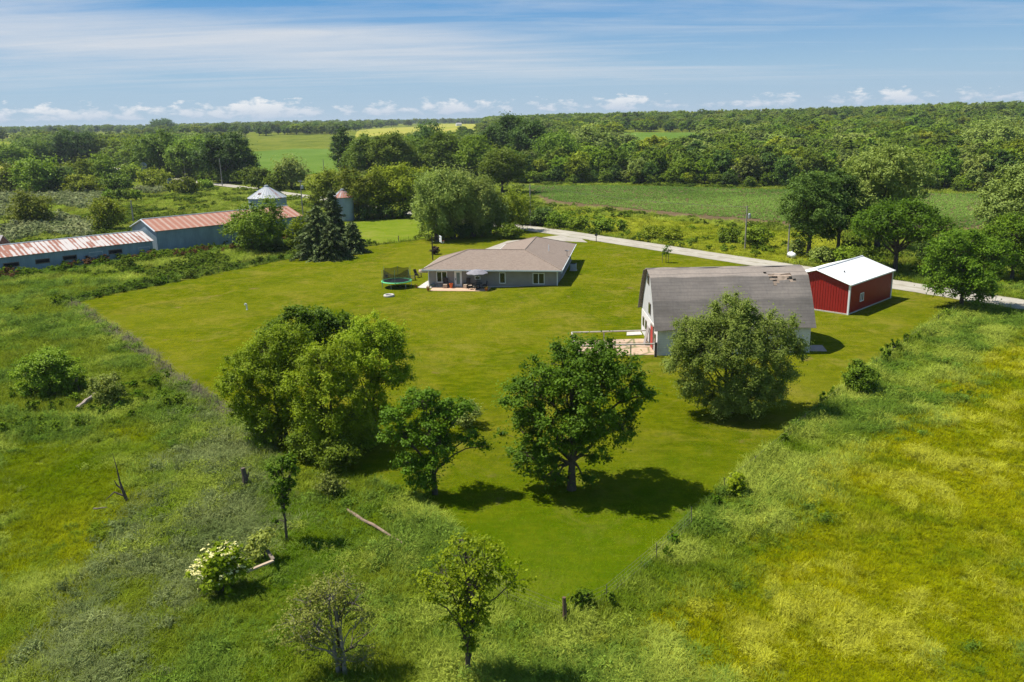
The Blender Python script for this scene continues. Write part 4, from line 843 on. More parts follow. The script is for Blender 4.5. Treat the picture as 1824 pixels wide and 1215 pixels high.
# ------------------------------------------------------------------ red shed
REDM = plain('red_ribbed_metal', (.31, .016, .013), .42, .08, .7, spec=.4); WROOF = plain('white_ribbed_roof', (.68, .68, .67), .45, .04, .4)
SR = math.atan2(.70, .714); so_x = (36.43, 87.58); SWd, SLn, SE, SRg = 7.5, 11.4, 3.35, 4.55
# local x along the long right wall, local y along the gable (to the left)
shed = empty('red_shed', (so_x[0], so_x[1], 0), SR, 'bright red metal shed with white gable roof and trim', 'shed')
s = MB(); P = [(0, 0), (0, SE), (SWd / 2, SRg - .05), (SWd, SE), (SWd, 0)]
for x, fl in ((0, 1), (SLn, 0)): s.add([(x, y, z) for y, z in P], [(0, 1, 2, 3, 4) if fl else (4, 3, 2, 1, 0)])
s.add([(0, 0, 0), (SLn, 0, 0), (SLn, 0, SE), (0, 0, SE)], [(0, 1, 2, 3)]); s.add([(0, SWd, 0), (SLn, SWd, 0), (SLn, SWd, SE), (0, SWd, SE)], [(3, 2, 1, 0)])
for k in range(1, int(SWd / .3)):
    y = k * .3; zt = SE + (SRg - SE) * (1 - abs(y - SWd / 2) / (SWd / 2)) - .1; s.box((-.012, y, zt / 2), (.03, .05, zt))
for k in range(1, int(SLn / .3)): s.box((k * .3, -.012, SE / 2), (.05, .03, SE - .02))
s.build('wall', REDM, shed)
s = MB(); ov = .22
for y0, y1, z0, z1 in ((-ov, SWd / 2, SE - ov * .32, SRg), (SWd + ov, SWd / 2, SE - ov * .32, SRg)):
    s.slab([(-ov, y0, z0 + .06), (SLn + ov, y0, z0 + .06), (SLn + ov, y1, z1 + .06), (-ov, y1, z1 + .06)], .07)
    for k in range(1, 13): x = -ov + k * (SLn + 2 * ov) / 13; s.tube([(x, y0, z0 + .065), (x, y1, z1 + .065)], .022, 4)
rf2 = s.build('roof', WROOF, shed); s = MB(); s.tube([(-ov, SWd / 2, SRg + .07), (SLn + ov, SWd / 2, SRg + .07)], .10, 6); s.build('ridge_cap', WROOF, rf2)
s = MB(); s.lathe([(.07, 0), (.07, .25)], 8, (2.9, 2.0, SE + .62)); s.build('vent', BLACK, rf2)
for x, y in ((0, 0), (SLn, 0), (0, SWd), (SLn, SWd)): s = MB(); s.box((x, y, SE / 2 - .03), (.18, .18, SE)); s.build('corner_trim', TRIM, shed)
s = MB()
for y0, y1 in ((-ov, SWd / 2), (SWd + ov, SWd / 2)): s.tube([(-ov - .02, y0, SE - .04), (-ov - .02, y1, SRg + .0)], .08, 4)
s.box((SLn / 2, -ov - .02, SE - .05), (SLn + 2 * ov, .10, .14)); s.build('eave_trim', TRIM, shed)
s = MB(); s.box((-.03, SWd / 2, .05), (.06, SWd - .18, .16)); s.box((SLn / 2, -.03, .05), (SLn - .18, .06, .16)); s.build('base_trim', CONC, shed)
window(shed, 3.2, 1.0, 1.95, .95, 0, 2, 0, WHITE)

# ------------------------------------------------------------------ long sheds, bins
def rusty(name, base, rust, per, amt, patch, stripe=0.0):
    m, t, b = mat(name); p = t.coord(); s = t.n('ShaderNodeSeparateXYZ'); t.L.new(p, s.inputs[0])
    u = t.math('MULTIPLY', s.outputs[0], 1 / per); cell = t.math('FLOOR', u); fr = t.math('FRACT', u)
    cw = t.n('ShaderNodeCombineXYZ'); t.L.new(cell, cw.inputs[0]); t.L.new(t.math('FLOOR', t.math('MULTIPLY', s.outputs[1], patch)), cw.inputs[1]); wn = t.n('ShaderNodeTexWhiteNoise', noise_dimensions='2D'); t.L.new(cw.outputs[0], wn.inputs[0])
    n = t.noise(t.mapping(p, (1.6, .35, 1)), 1.3, 6, .7); big = t.noise(t.mapping(p, (.14, .14, .0), loc=(2.3, 0, 0)), 1.0, 2)
    edge = t.mapr(t.math('ABSOLUTE', t.math('SUBTRACT', fr, .5)), .12, .5, 0, .42)
    f = t.math('ADD', t.math('MULTIPLY', wn.outputs[0], .42), t.math('ADD', t.math('MULTIPLY', n, .75), t.math('ADD', edge, t.math('MULTIPLY', big, .7))))
    f = t.mapr(f, amt, amt + .18); rc = t.mix(t.noise(p, 2.2, 5, .7), rust, tuple(x * 1.7 for x in rust)); c = t.mix(f, base, rc)
    c = t.mix(t.math('MULTIPLY', t.math('MULTIPLY', t.mapr(t.math('ABSOLUTE', t.math('SUBTRACT', fr, .5)), .12, .26, 1, 0), t.mapr(n, .3, .62, .35, 1)), stripe), c, base); t.L.new(c, b.inputs['Base Color']); b.inputs['Roughness'].default_value = .7; b.inputs['Metallic'].default_value = 0; t.L.new(t.bump(fr, .5, .04), b.inputs['Normal']); return m
RUST1 = rusty('patchy_rusted_roof', (.48, .44, .41), (.20, .082, .052), .72, 1.02, .42); RUST2 = rusty('striped_rusted_roof', (.42, .30, .24), (.245, .105, .068), 1.15, .70, .02, .75)
def blue(name, col):
    m, t, b = mat(name); p = t.coord(); s = t.n('ShaderNodeSeparateXYZ'); t.L.new(p, s.inputs[0]); u = t.math('FRACT', t.math('MULTIPLY', t.math('ADD', s.outputs[0], s.outputs[1]), 3.3)); n = t.noise(t.mapping(p, (.6, .6, .25)), 1.3, 6, .65)
    c = t.mix(t.mapr(n, .35, .68), tuple(x * .82 for x in col), tuple(x * 1.15 for x in col)); c = t.mix(t.mapr(u, .82, .92, 0, .4), c, tuple(x * .55 for x in col)); t.L.new(c, b.inputs['Base Color']); b.inputs['Roughness'].default_value = .55; b.inputs['Metallic'].default_value = .15; t.L.new(t.bump(u, .4, .03), b.inputs['Normal']); return m
BLUE = blue('weathered_zinc_cladding', (.23, .31, .355)); UA = math.radians(44.5)
def gshed(name, label, o, rz, x0, x1, wd, ez, rz_, roofm, trim):
    e = empty(name, (o[0], o[1], Tz(*o)), rz, label, 'shed'); s = MB(); P = [(0, -.3), (0, ez), (wd / 2, rz_ - .08), (wd, ez), (wd, -.3)]
    for x, fl in ((x0, 1), (x1, 0)): s.add([(x, y, z) for y, z in P], [(0, 1, 2, 3, 4) if fl else (4, 3, 2, 1, 0)])
    s.add([(x0, 0, -.3), (x1, 0, -.3), (x1, 0, ez), (x0, 0, ez)], [(0, 1, 2, 3)]); s.add([(x0, wd, -.3), (x1, wd, -.3), (x1, wd, ez), (x0, wd, ez)], [(3, 2, 1, 0)]); s.build('wall', BLUE, e)
    s = MB(); ov = .25; q = (rz_ - ez) / (wd / 2)
    for y0, y1 in ((-ov, wd / 2), (wd + ov, wd / 2)):
        z0 = ez - ov * q + .05; s.slab([(x0 - .2, y0, z0), (x1 + .2, y0, z0), (x1 + .2, y1, rz_ + .05), (x0 - .2, y1, rz_ + .05)], .06)
    r = s.build('roof', roofm, e); s = MB(); s.tube([(x0 - .2, wd / 2, rz_ + .06), (x1 + .2, wd / 2, rz_ + .06)], .12, 6); s.build('ridge_cap', STEEL, r)
    if trim:
        s = MB()
        for y0, y1 in ((-ov, wd / 2), (wd + ov, wd / 2)): s.tube([(x0 - .22, y0, ez - ov * q), (x0 - .22, y1, rz_)], .14, 4)
        s.build('eave_trim', STEEL, e)
    return e
tall = gshed('long_shed', 'taller long zinc sided shed with evenly rust striped roof', (-61.0, 143.6), UA, 0, 28.5, 10.6, 4.0, 5.6, RUST2, True)
low = gshed('low_shed', 'long low zinc sided shed with patchy white and rust roof', (-60.9, 142.1), UA, -42, -.28, 9.0, 2.6, 3.85, RUST1, False)
for x, w, z, op in ((-17.6, 1.9, 1.3, 1), (-13.6, 1.9, 1.35, 1), (-9.6, 2.0, 1.45, 0), (-6.5, 2.0, 1.45, 1), (-1.8, 1.7, 1.3, 0), (-22, 2.0, 1.3, 1)):
    s = MB(); s.box((x, -.03, z), (w + .2, .08, .75)); f = s.build('window', STEEL if not op else WOODG, low); s = MB(); s.box((x, -.075, z), (w, .03, .5)); s.build('pane', plain('shed_opening', (.008, .008, .008), .9) if op else BLUE, f)
def hut(name, label, cat, p, rz, lx, ly, ez, rz_, wm, rm):
    e = empty(name, (p[0], p[1], Tz(*p)), rz, label, cat); s = MB(); s.box((0, 0, ez / 2 - .1), (lx, ly, ez + .2))
    for x in (-lx / 2, lx / 2): s.add([(x, -ly / 2, ez), (x, ly / 2, ez), (x, 0, rz_)], [(0, 1, 2)])
    s.build('wall', wm, e); s = MB(); q = (rz_ - ez) / (ly / 2); o = .3
    for sg in (-1, 1): s.slab([(-lx / 2 - o, sg * (ly / 2 + o), ez - o * q + .06), (lx / 2 + o, sg * (ly / 2 + o), ez - o * q + .06), (lx / 2 + o, 0, rz_ + .06), (-lx / 2 - o, 0, rz_ + .06)], .07)
    s.build('roof', rm, e); return e
hut('shack', 'small grey roofed wooden shack poking up behind the low shed', 'shack', (-85.5, 137.5), UA + PI / 2 + .5, 4.2, 4.0, 2.3, 4.6, plain('old_red_boards', (.22, .12, .09), .9, .3), plain('grey_shack_roof', (.36, .33, .31), .9, .2))
fh = G(827, 215.5); fh = polar([(-3.25, 1750)])[0]
hut('farmhouse', 'tiny white farm building on the skyline beside dark trees', 'farm building', fh, .3, 11, 7, 3.5, 6, WHITE, plain('distant_roof', (.35, .33, .32)))
BINM = blue('galvanised_bin', (.28, .35, .41))
def binroof(name, rust, amt):
    m, t, b = mat(name); p = t.coord(); s = t.n('ShaderNodeSeparateXYZ'); t.L.new(p, s.inputs[0]); a = t.math('ARCTAN2', s.outputs[1], s.outputs[0]); u = t.math('MULTIPLY', a, 4.4); cb = t.n('ShaderNodeCombineXYZ'); t.L.new(t.math('FLOOR', u), cb.inputs[0]); wn = t.n('ShaderNodeTexWhiteNoise', noise_dimensions='2D'); t.L.new(cb.outputs[0], wn.inputs[0])
    f = t.mapr(t.math('ADD', t.math('MULTIPLY', wn.outputs[0], .7), t.math('MULTIPLY', t.noise(p, .8, 5, .7), .8)), amt, amt + .2); fr = t.math('FRACT', u)
    c = t.mix(f, (.40, .41, .42), rust); c = t.mix(t.mapr(fr, .85, .95, 0, .45), c, (.2, .2, .2)); t.L.new(c, b.inputs['Base Color']); b.inputs['Roughness'].default_value = .6; t.L.new(t.bump(fr, .4, .04), b.inputs['Normal']); return m
def grain_bin(name, label, p, R, ez, pz, rm, hatch):
    e = empty(name, (p[0], p[1], Tz(*p)), 0, label, 'grain bin'); s = MB(); nr = int(ez / .3); pr = []
    for i in range(nr + 1): pr.append((R + (.035 if i % 2 else 0), ez * i / nr))
    s.lathe(pr, 40, cap=False); s.build('wall', BINM, e); s = MB(); s.lathe([(R + .22, ez - .10), (R + .2, ez), (.45, pz - .15), (.4, pz), (.02, pz + .05)], 40, cap=False); r = s.build('roof', rm, e)
    for i in range(20): pass
    s = MB()
    for i in range(28): a = i * 2 * PI / 28; s.tube([((R + .2) * math.cos(a), (R + .2) * math.sin(a), ez + .02), (.42 * math.cos(a), .42 * math.sin(a), pz - .13)], .03, 4)
    s.build('roof_rib', MATS['galvanised_bin'], r)
    if hatch: s = MB(); s.box((-.9, -R * .62, ez + (pz - ez) * .36), (.7, .6, .35), tilt=('X', .5)); s.build('hatch', plain('dark_hatch', (.10, .05, .04)), r)
    s = MB(); s.lathe([(.5, pz - .1), (.5, pz + .12), (.1, pz + .22)], 14); s.build('cap', STEEL, r)
    s = MB()
    for x in (-.2, .2): s.tube([(x, -R - .12, .2), (x, -R - .12, ez)], .025, 4)
    for k in range(int(ez / .35)): s.tube([(-.2, -R - .12, .4 + k * .35), (.2, -R - .12, .4 + k * .35)], .015, 4)
    s.build('ladder', STEEL, e)
grain_bin('grain_bin', 'wide galvanised grain bin with pale cone roof behind the long shed', (-56.3, 196.0), 4.25, 5.1, 7.7, binroof('pale_bin_roof', (.27, .11, .07), .98), True)
grain_bin('grain_bin', 'narrow tall grain bin with orange rust cone roof behind the spruces', (-37.6, 190.2), 2.3, 5.3, 6.9, binroof('rusty_bin_roof', (.34, .125, .07), .48), False)

# ------------------------------------------------------------------ poles, wires, fences
def upole(px, top, label, arm=0, trafo=False, r=.13, lean=0):
    b = G(*px); h = HT(b, px[0], top); e = empty('utility_pole', (b[0], b[1], Tz(*b)), 0, label, 'utility pole', 'utility poles along the road'); s = MB(); s.tube([(0, 0, -.3), (lean, 0, h)], [r * 1.1, r * .75], 8); s.build('post', POLE, e)
    if arm: s = MB(); s.box((lean, -.12, h - .35), (arm, .1, .12), .4); s.build('crossarm', POLE, e); [MB().lathe([(.05, 0), (.07, .08), (.03, .16)], 8, (lean + q * arm * .92, -.12 + q * arm * .38, h - .29)).build('insulator', WHITE, e) for q in (-.45, 0, .45)]
    if trafo: s = MB(); s.lathe([(.2, -.42), (.24, -.38), (.24, .3), (.12, .42)], 14, (.42, -.05, h - 1.6)); s.box((.16, 0, h - 1.6), (.2, .08, .1)); s.build('transformer', STEEL, e)
    return (b[0] + lean, b[1], Tz(*b) + h)
tops = {}
for k, (px, top, lab, arm, tf) in enumerate([((1327, 444), 367, 'tall utility pole carrying a grey transformer beyond the road', 0, True), ((1403, 458), 400, 'short bare utility pole beside the white propane tank', 0, False), ((945, 402), 328, 'utility pole where the road leaves the cottonwood trees', 0, False), ((540, 385), 321, 'utility pole with lamp arm between grain bin and spruces', .9, True), ((238, 396), 357, 'stout dark pole with guy wires behind the low shed', 0, False), ((396, 331), 282, 'utility pole nearest the grain bin along the left road', .0, False), ((331, 321), 279, 'utility pole in the middle of the left road row', 0, False), ((222, 301), 261, 'brown utility pole where the left road vanishes', 0, False), ((129, 285), 259, 'pale utility pole before a round dark tree at left', 0, False), ((52, 284), 265, 'faint utility pole farthest left among the trees', 0, False), ((463, 303), 285, 'thin utility pole at the left edge of the bean field', 0, False), ((577, 305), 284, 'thin utility pole at the right edge of the bean field', 0, False)]):
    tops[k] = upole(px, top, lab, arm, tf, r=.13 if k < 4 else .17)
def wire(a, b, label, sag=.8, r=.016):
    s = MB(); P = [(a[0] + (b[0] - a[0]) * i / 14, a[1] + (b[1] - a[1]) * i / 14, a[2] + (b[2] - a[2]) * i / 14 - .15 - sag * 4 * (i / 14) * (1 - i / 14)) for i in range(15)]; s.tube(P, r, 4); tag(s.build('power_line', BLACK), label, 'wire')
wire(tops[1], (66, 118, 5.5), 'thin black wire running right from the short bare pole', .5); wire(tops[0], tops[2], 'thin power line from transformer pole to the cottonwoods', .8); wire(tops[2], (-45, 216, 8.5), 'thin power line running into the cottonwoods', .6)
wire(tops[5], tops[6], 'thin power line between the two left road poles', .8, .022); wire(tops[6], tops[7], 'thin power line towards the brown left road pole', 1.0, .026); wire(tops[7], tops[8], 'thin power line over the woods at far left', 1.0, .03)
def fence(name, label, pts, step, h, wood, wires, mesh=False, r=.05, skip=None):
    e = empty(name, (pts[0][0], pts[0][1], Tz(*pts[0])), 0, label, 'fence'); o = pts[0]; oz = Tz(*o); P = []
    for (x1, y1), (x2, y2) in zip(pts[:-1], pts[1:]):
        k = max(1, int(math.hypot(x2 - x1, y2 - y1) / step)); P += [(x1 + (x2 - x1) * i / k, y1 + (y2 - y1) * i / k) for i in range(k)]
    P.append(pts[-1]); rng = np.random.default_rng(len(P))
    for i, (x, y) in enumerate(P):
        big = wood and (wood == 1 or i % wood == 0); s = MB(); z = Tz(x, y) - oz; hh = h * rng.uniform(.92, 1.08) * (1.12 if big else 1); s.tube([(x - o[0], y - o[1], z - .1), (x - o[0] + rng.normal() * .05, y - o[1] + rng.normal() * .05, z + hh)], [.09, .085] if big else [.02, .02], 6); s.build('post', WOODG if big else plain('steel_post', (.10, .085, .075)) if 'steel_post' not in MATS else MATS['steel_post'], e)
    s = MB()
    for k in range(wires):
        f = (k + .8) / wires
        s.tube([(x - o[0], y - o[1], Tz(x, y) - oz + h * f * .97) for x, y in P], r * .09, 3)
    if mesh:
        for (x1, y1), (x2, y2) in zip(P[:-1], P[1:]):
            k = int(math.hypot(x2 - x1, y2 - y1) / .3)
            for i in range(k): x = x1 + (x2 - x1) * i / k; y = y1 + (y2 - y1) * i / k; s.tube([(x - o[0], y - o[1], .03), (x - o[0], y - o[1], h * .96)], r * .06, 3)
    s.build('wire', plain('rusty_wire', (.16, .14, .12), .7) if 'rusty_wire' not in MATS else MATS['rusty_wire'], e)
fence('wire_fence', 'post and wire fence between lawn and bright pasture', GP([(645, 442), (671, 437), (710, 431), (746, 427), (775, 424)]), 2.1, 1.05, 3, 4)
fence('wire_fence', 'woven wire fence along the left slope of the lawn', GP([(128, 540), (230, 604), (330, 684), (420, 745), (470, 790)]), 3.6, .95, 0, 3)
fence('wire_fence', 'overgrown wire fence between lawn and weedy strip by the sheds', GP([(128, 540), (215, 520), (300, 503), (430, 476), (525, 458)]), 4.5, 1.0, 0, 4)
fence('wire_fence', 'sagging woven wire fence round the near lawn corner', GP([(840, 1015), (905, 1070), (1005, 1112), (1080, 1076), (1170, 998), (1232, 938)]), 3.4, 1.05, 0, 5, True)
fence('wire_fence', 'grassed over wire fence along the right edge of the lawn', GP([(1290, 876), (1345, 834), (1432, 757), (1505, 698), (1560, 655), (1640, 596), (1700, 556)]), 4.6, .85, 0, 2)
p = G(1005, 1118); s = MB(); s.tube([(0, 0, -.2), (.03, 0, .7), (0, .02, 1.45)], [.10, .09, .08], 10); tag(s.build('corner_post', plain('brown_post', (.12, .075, .05), .9, .3), None, (p[0], p[1], 0)), 'thick brown wooden post at the near corner of the lawn fence', 'post')
# windmill
p = G(258, 319); hh = HT(p, 262, 295); e = empty('windmill', (p[0], p[1], Tz(*p)), 0, 'small old farm windmill standing before the left road', 'windmill')
for sx in (-1, 1):
    for sy in (-1, 1): s = MB(); s.tube([(sx * 1.1, sy * 1.1, 0), (sx * .12, sy * .12, hh)], .07, 4); s.build('leg', STEEL, e)
s = MB(); [s.tube([(q * 1.1 * (1 - z / hh) , -1.1 * (1 - z / hh), z), (-q * 1.1 * (1 - (z + 1.6) / hh), -1.1 * (1 - (z + 1.6) / hh), z + 1.6)], .035, 4) for z in np.arange(.5, hh - 2, 1.6) for q in (-1, 1)]; s.build('brace', STEEL, e)
s = MB()
for i in range(16):
    a = i * PI / 8; s.poly([(.3 * math.cos(a), -.6, .3 * math.sin(a)), (1.45 * math.cos(a - .13), -.65, 1.45 * math.sin(a - .13)), (1.45 * math.cos(a + .13), -.50, 1.45 * math.sin(a + .13))])
wh = s.build('wheel', STEEL, e, (0, 0, hh)); wh.rotation_euler = (0, 0, .5); s = MB(); s.box((0, 1.0, 0), (.04, 1.3, .7)); s.build('tail_vane', STEEL, e, (0, 0, hh), .5)

# ------------------------------------------------------------------ trees near the camera
g = G(1018, 872)
make_tree('maple_tree', 'dark green open crowned tree with single trunk standing alone on the near lawn', 'tree', g,
  [(1.3, .3, 8.0, 1.5), (-.3, .6, 7.4, 1.55), (2.6, -.2, 7.0, 1.5), (.6, -1.2, 6.6, 1.5), (-1.9, .2, 6.4, 1.35), (-2.9, -.3, 5.6, 1.1), (3.8, .2, 5.6, 1.15), (1.5, 1.8, 6.0, 1.6), (-.6, 1.9, 5.6, 1.5), (.9, -1.5, 5.0, 1.25), (-1.8, -1.0, 4.6, 1.25), (-2.9, .4, 3.6, 1.05), (2.7, -1.0, 4.3, 1.0), (2.2, .6, 3.3, .85), (-2.6, -.6, 2.4, .95), (-2.5, .3, 1.5, .75), (1.6, -.4, 2.2, .55), (-1.0, -.3, .7, .65), (.8, .2, .6, .5), (-1.6, -.2, .9, .5), (.2, -1.2, 4.3, 1.2), (.9, -.9, 3.4, .9), (-.9, -.9, 3.4, 1.0), (-1.7, -.4, 2.0, .9)],
  'dark', 430, 165, .52, .165, .105, .75, 0, .24, 1, seed=11, lean=(.2, 0), tfrac=.62)
g = G(1296, 735)
make_tree('willow_tree', 'broad silvery green willow in front of the barn', 'tree', g,
  [(l[0] * .92, l[1] * .92, l[2] * .97) + tuple(q * .94 for q in l[3:]) for l in [(-.2, .4, 7.7, 1.55, 1.5), (1.0, .2, 7.2, 1.2, 1.2), (-1.5, .0, 6.9, 1.1), (-3.3, .2, 6.2, 1.5), (-2.6, -1.0, 5.2, 1.4), (3.6, .2, 6.5, 1.4), (4.3, -.4, 5.0, 1.2), (2.7, -1.2, 5.0, 1.1), (-3.6, .0, 4.2, 1.4), (-1.0, -1.6, 4.6, 1.5), (.8, -1.4, 5.6, 1.3), (1.0, -1.8, 3.4, 1.4), (3.9, -.2, 3.4, 1.3), (2.8, -1.2, 2.4, 1.1), (-2.7, -.9, 2.7, 1.2), (-.3, -1.9, 2.4, 1.2), (.9, -2.2, 1.5, 1.1), (0, 1.8, 6.0, 1.6), (2.8, 1.8, 5.0, 1.3), (-2.2, 1.8, 5.0, 1.6), (1.9, .5, 1.6, 1.0), (-1.6, -1.6, 1.5, 1.0), (-2.9, -.6, 1.6, .9), (3.2, -.8, 1.5, .9), (-.4, -1.4, 1.2, .9), (.2, -1.2, 6.4, 1.3)]],
  'grey_willow', 800, 160, .50, .17, .07, .8, .3, .26, 3, seed=12, tfrac=.45)
grp = 'willows of the near lawn clump'
def willow(px, lob, lab, seed, leaf='willow', k=340):
    return make_tree('willow_tree', lab, 'tree', G(*px), [(a * 1.0, b, z, r * .90) + tuple(q) for a, b, z, r, *q in lob], leaf, int(k * 1.15), 165, .48, .165, .075, .8, .25, .20, 2, seed=seed, group=grp, tfrac=.45)
willow((505, 785), [(-.5, 0, 6.5, 1.6), (1.0, .4, 7.0, 1.4), (-1.9, .1, 5.5, 1.5), (-2.6, -.3, 4.2, 1.4), (-1.0, -1.0, 5.0, 1.4), (.6, -1.0, 4.6, 1.4), (-1.9, -.7, 2.7, 1.2), (-.4, -1.2, 2.8, 1.2), (1.5, -.8, 3.0, 1.1), (.4, 1.5, 5.0, 1.6), (-1.6, .2, 1.5, 1.0), (-.6, -.8, 1.3, .9), (.8, -.4, 1.5, 1.0)], 'yellow green willow on the left side of the dark clump', 21)
willow((585, 815), [(.0, 0, 6.6, 1.3), (1.2, .3, 7.0, 1.2), (-1.0, -.2, 5.4, 1.2), (.5, -.8, 5.0, 1.3), (1.8, -.4, 4.8, 1.2), (-.8, -.9, 3.6, 1.1), (.6, -1.3, 3.0, 1.0), (-.6, -1.2, 2.0, .8), (2.0, -.6, 3.2, 1.0), (.4, 1.2, 5.0, 1.4), (.6, -.8, 1.6, .9), (-.9, -.4, 1.2, .8), (1.6, .2, 1.8, 1.0)], 'yellow green willow in the middle of the dark clump', 22, k=240)
willow((662, 775), [(.5, 0, 7.4, 1.4), (1.6, .2, 6.7, 1.35), (-.9, .2, 7.2, 1.1), (2.0, -.3, 5.7, 1.1), (.6, -.9, 5.8, 1.3), (-.6, -.9, 5.0, 1.1), (1.3, -.8, 4.3, 1.1), (.2, -1.2, 3.4, 1.0), (.5, 1.3, 6.0, 1.4), (2.1, .3, 4.2, 1.0), (-.6, -1.2, 2.2, .9), (.8, -.6, 2.0, 1.0), (-.2, .4, 1.3, .9)], 'yellow green willow on the right side of the dark clump', 23, k=240)
make_tree('mulberry_tree', 'darker green broad leaved tree rising behind the three willows', 'tree', G(565, 735),
  [(.6, 0, 7.3, 1.3), (-.9, .2, 7.0, 1.2), (2.0, .1, 6.5, 1.2), (-2.4, 0, 6.1, 1.1), (-3.3, .2, 4.9, .9), (.2, -.6, 5.8, 1.3), (1.6, -.4, 5.0, 1.2), (-1.5, -.4, 5.0, 1.2), (-2.6, -.3, 3.7, .9), (.5, -.6, 3.8, 1.1), (2.2, .2, 3.5, .9)], 'dark', 260, 150, .54, .19, .12, .75, 0, .22, 2, seed=24)
make_tree('young_maple_tree', 'small dark green tree between the willow clump and the lone lawn tree', 'tree', G(775, 880),
  [(-.6, .1, 5.5, .9), (-2.3, .1, 4.8, .65), (.9, .2, 5.1, .85), (2.0, .3, 5.2, .5), (-.2, -.6, 4.3, .9), (-1.5, -.4, 3.7, .8), (.5, -.5, 3.4, .8), (2.2, .0, 3.5, .55), (2.9, .0, 2.9, .35), (-2.6, 0, 3.6, .4), (0.2, .1, 6.1, .4), (-1.2, -.5, 2.2, .8), (.2, -.7, 2.3, .75), (-.9, -.3, 1.2, .7), (.3, .9, 4.4, .9), (-.4, -.2, .8, .6)], 'dark', 230, 110, .42, .15, .095, .7, 0, .15, 1, seed=25, tfrac=.6)
make_tree('mulberry_sapling', 'slender young tree with bare lower trunk left of the fallen log', 'tree', G(511, 965),
  [(.35, 0, 4.4, .5), (-.35, .1, 3.9, .4), (.75, 0, 4.0, .3), (.05, -.2, 3.5, .42), (-.1, .0, 2.9, .40), (.1, 0, 2.4, .30), (-.05, 0, 2.0, .24), (-.55, 0, 1.2, .14), (.5, .1, 3.2, .22)], 'dark', 95, 36, .22, .15, .10, .7, 0, .07, 1, seed=26, tfrac=.75, bark=BARK)
make_tree('locust_sapling', 'yellow lime green sapling with ivy on its thin trunk at the near fence', 'tree', G(835, 1205),
  [(.1, 0, 5.2, .8), (-.9, .1, 4.5, .8), (-1.5, 0, 3.8, .55), (1.0, .2, 4.6, .7), (1.9, 0, 4.3, .55), (.3, -.3, 4.2, .8), (-.3, .4, 3.4, .7), (.6, 0, 3.1, .6), (.2, -.1, 2.4, .5), (-.4, 0, 2.6, .45), (-.1, .2, 5.8, .55), (1.0, .1, 5.5, .5), (.1, 0, 1.5, .28)], 'lime', 150, 36, .40, .13, .085, .55, 0, .10, 1, seed=27, tfrac=.7)
make_tree('ivy_column', 'dark leafy ivy wrapped round the lime sapling trunk', 'ivy', G(836, 1203), [(.1, 0, 2.9, .4), (.12, 0, 2.2, .36), (.1, 0, 1.5, .32), (.2, 0, 3.7, .45)], 'mid', 44, 40, .25, .15, .11, .8, 0, .04, 1, seed=28)
make_tree('scrub_tree', 'pale sage green half dead scrub tree at the bottom edge', 'tree', G(608, 1205),
  [(-.1, 0, 3.5, .8), (-1.0, .1, 3.2, .85), (-1.6, .0, 2.5, .75), (.7, .1, 3.2, .65), (.3, .4, 3.8, .6), (-.7, -.4, 2.5, .8), (-1.6, -.2, 1.8, .65), (-.4, .6, 3.1, .8), (.9, .2, 2.4, .5), (.2, .0, .7, .6), (.9, .2, .6, .55), (-.8, .1, 1.5, .6), (-1.2, .3, 1.0, .5)], 'sage', 260, 26, .42, .115, .055, .6, 0, .13, 2, BARKP, seed=29, tfrac=.6)
bare_tree('dead_shrub', 'leafless grey twigs standing inside the pale scrub tree', (G(612, 1200)), 3.9, 2.6, 31, 'dead tree', BARK, .07, depth=3)
def bush(px, top, hw, leaf, lab, name='bush', cat='bush', **k): return ptree(name, lab, cat, px, top, hw, 'bush', leaf, **k)
bush((92, 700), 628, 52, 'mid', 'round dark bush alone on the left slope', dens=1.4)
bush((196, 722), 664, 28, 'sage', 'thin pale bush above the grey fallen branch')
bush((1531, 700), 646, 30, 'mid', 'round green bush on the fence line below the red shed', dens=1.4)
bush((1311, 882), 840, 18, 'lime', 'small bright bush on the fence line near the lone tree shadow')
eb = G(396, 1052); make_tree('elder_bush', 'elder bush covered with cream white blossom', 'bush', eb, [(-.1, 0, 1.5, .75), (-.7, 0, 1.0, .65), (.6, 0, 1.0, .65), (0, -.4, .7, .7), (.3, .1, 1.8, .5)], 'lime', 90, 45, .33, .2, .13, .8, 0, .06, 3, seed=33, low=-.3)
rng = np.random.default_rng(5); ebo = [o for o in COL.objects if o.name.startswith('elder_bush')][0]
C, O, I = clumps(rng, [(-.1, 0, 1.6, .82), (-.7, 0, 1.1, .72), (.6, 0, 1.1, .7), (0, -.4, .85, .78), (.3, .1, 1.9, .55)], 230, -.1)
V, F, t_ = leafquads(rng, C, 16, .11, .075, .07, O, .35); link('blossom', npmesh('blossom', V, F, LM['bloom'], t_), ebo)
eb = G(472, 1000); make_tree('elder_bush', 'small thin elder bush beside the fallen plank with few blossoms', 'bush', eb, [(-.1, 0, 1.2, .45), (.3, 0, 1.4, .35), (-.3, 0, .7, .4)], 'sage', 36, 30, .28, .17, .11, .7, 0, .05, 2, seed=34)
bush((775, 453), 438, 7, 'red', 'dark purple shrub at the foot of the basketball post')
bush((1040, 1088), 1052, 24, 'dark', 'dark vine covered clump on the near fence right of the corner post', dens=.7)
bush((745, 720), 690, 22, 'mid', 'weedy shrub in the shade right of the willow clump', dens=.6); bush((830, 760), 712, 30, 'pale', 'pale weedy shrub on the lawn behind the small dark tree', dens=.35)
bush((590, 882), 846, 28, 'sage', 'pale twiggy shrub between sapling and willow clump', dens=.5)
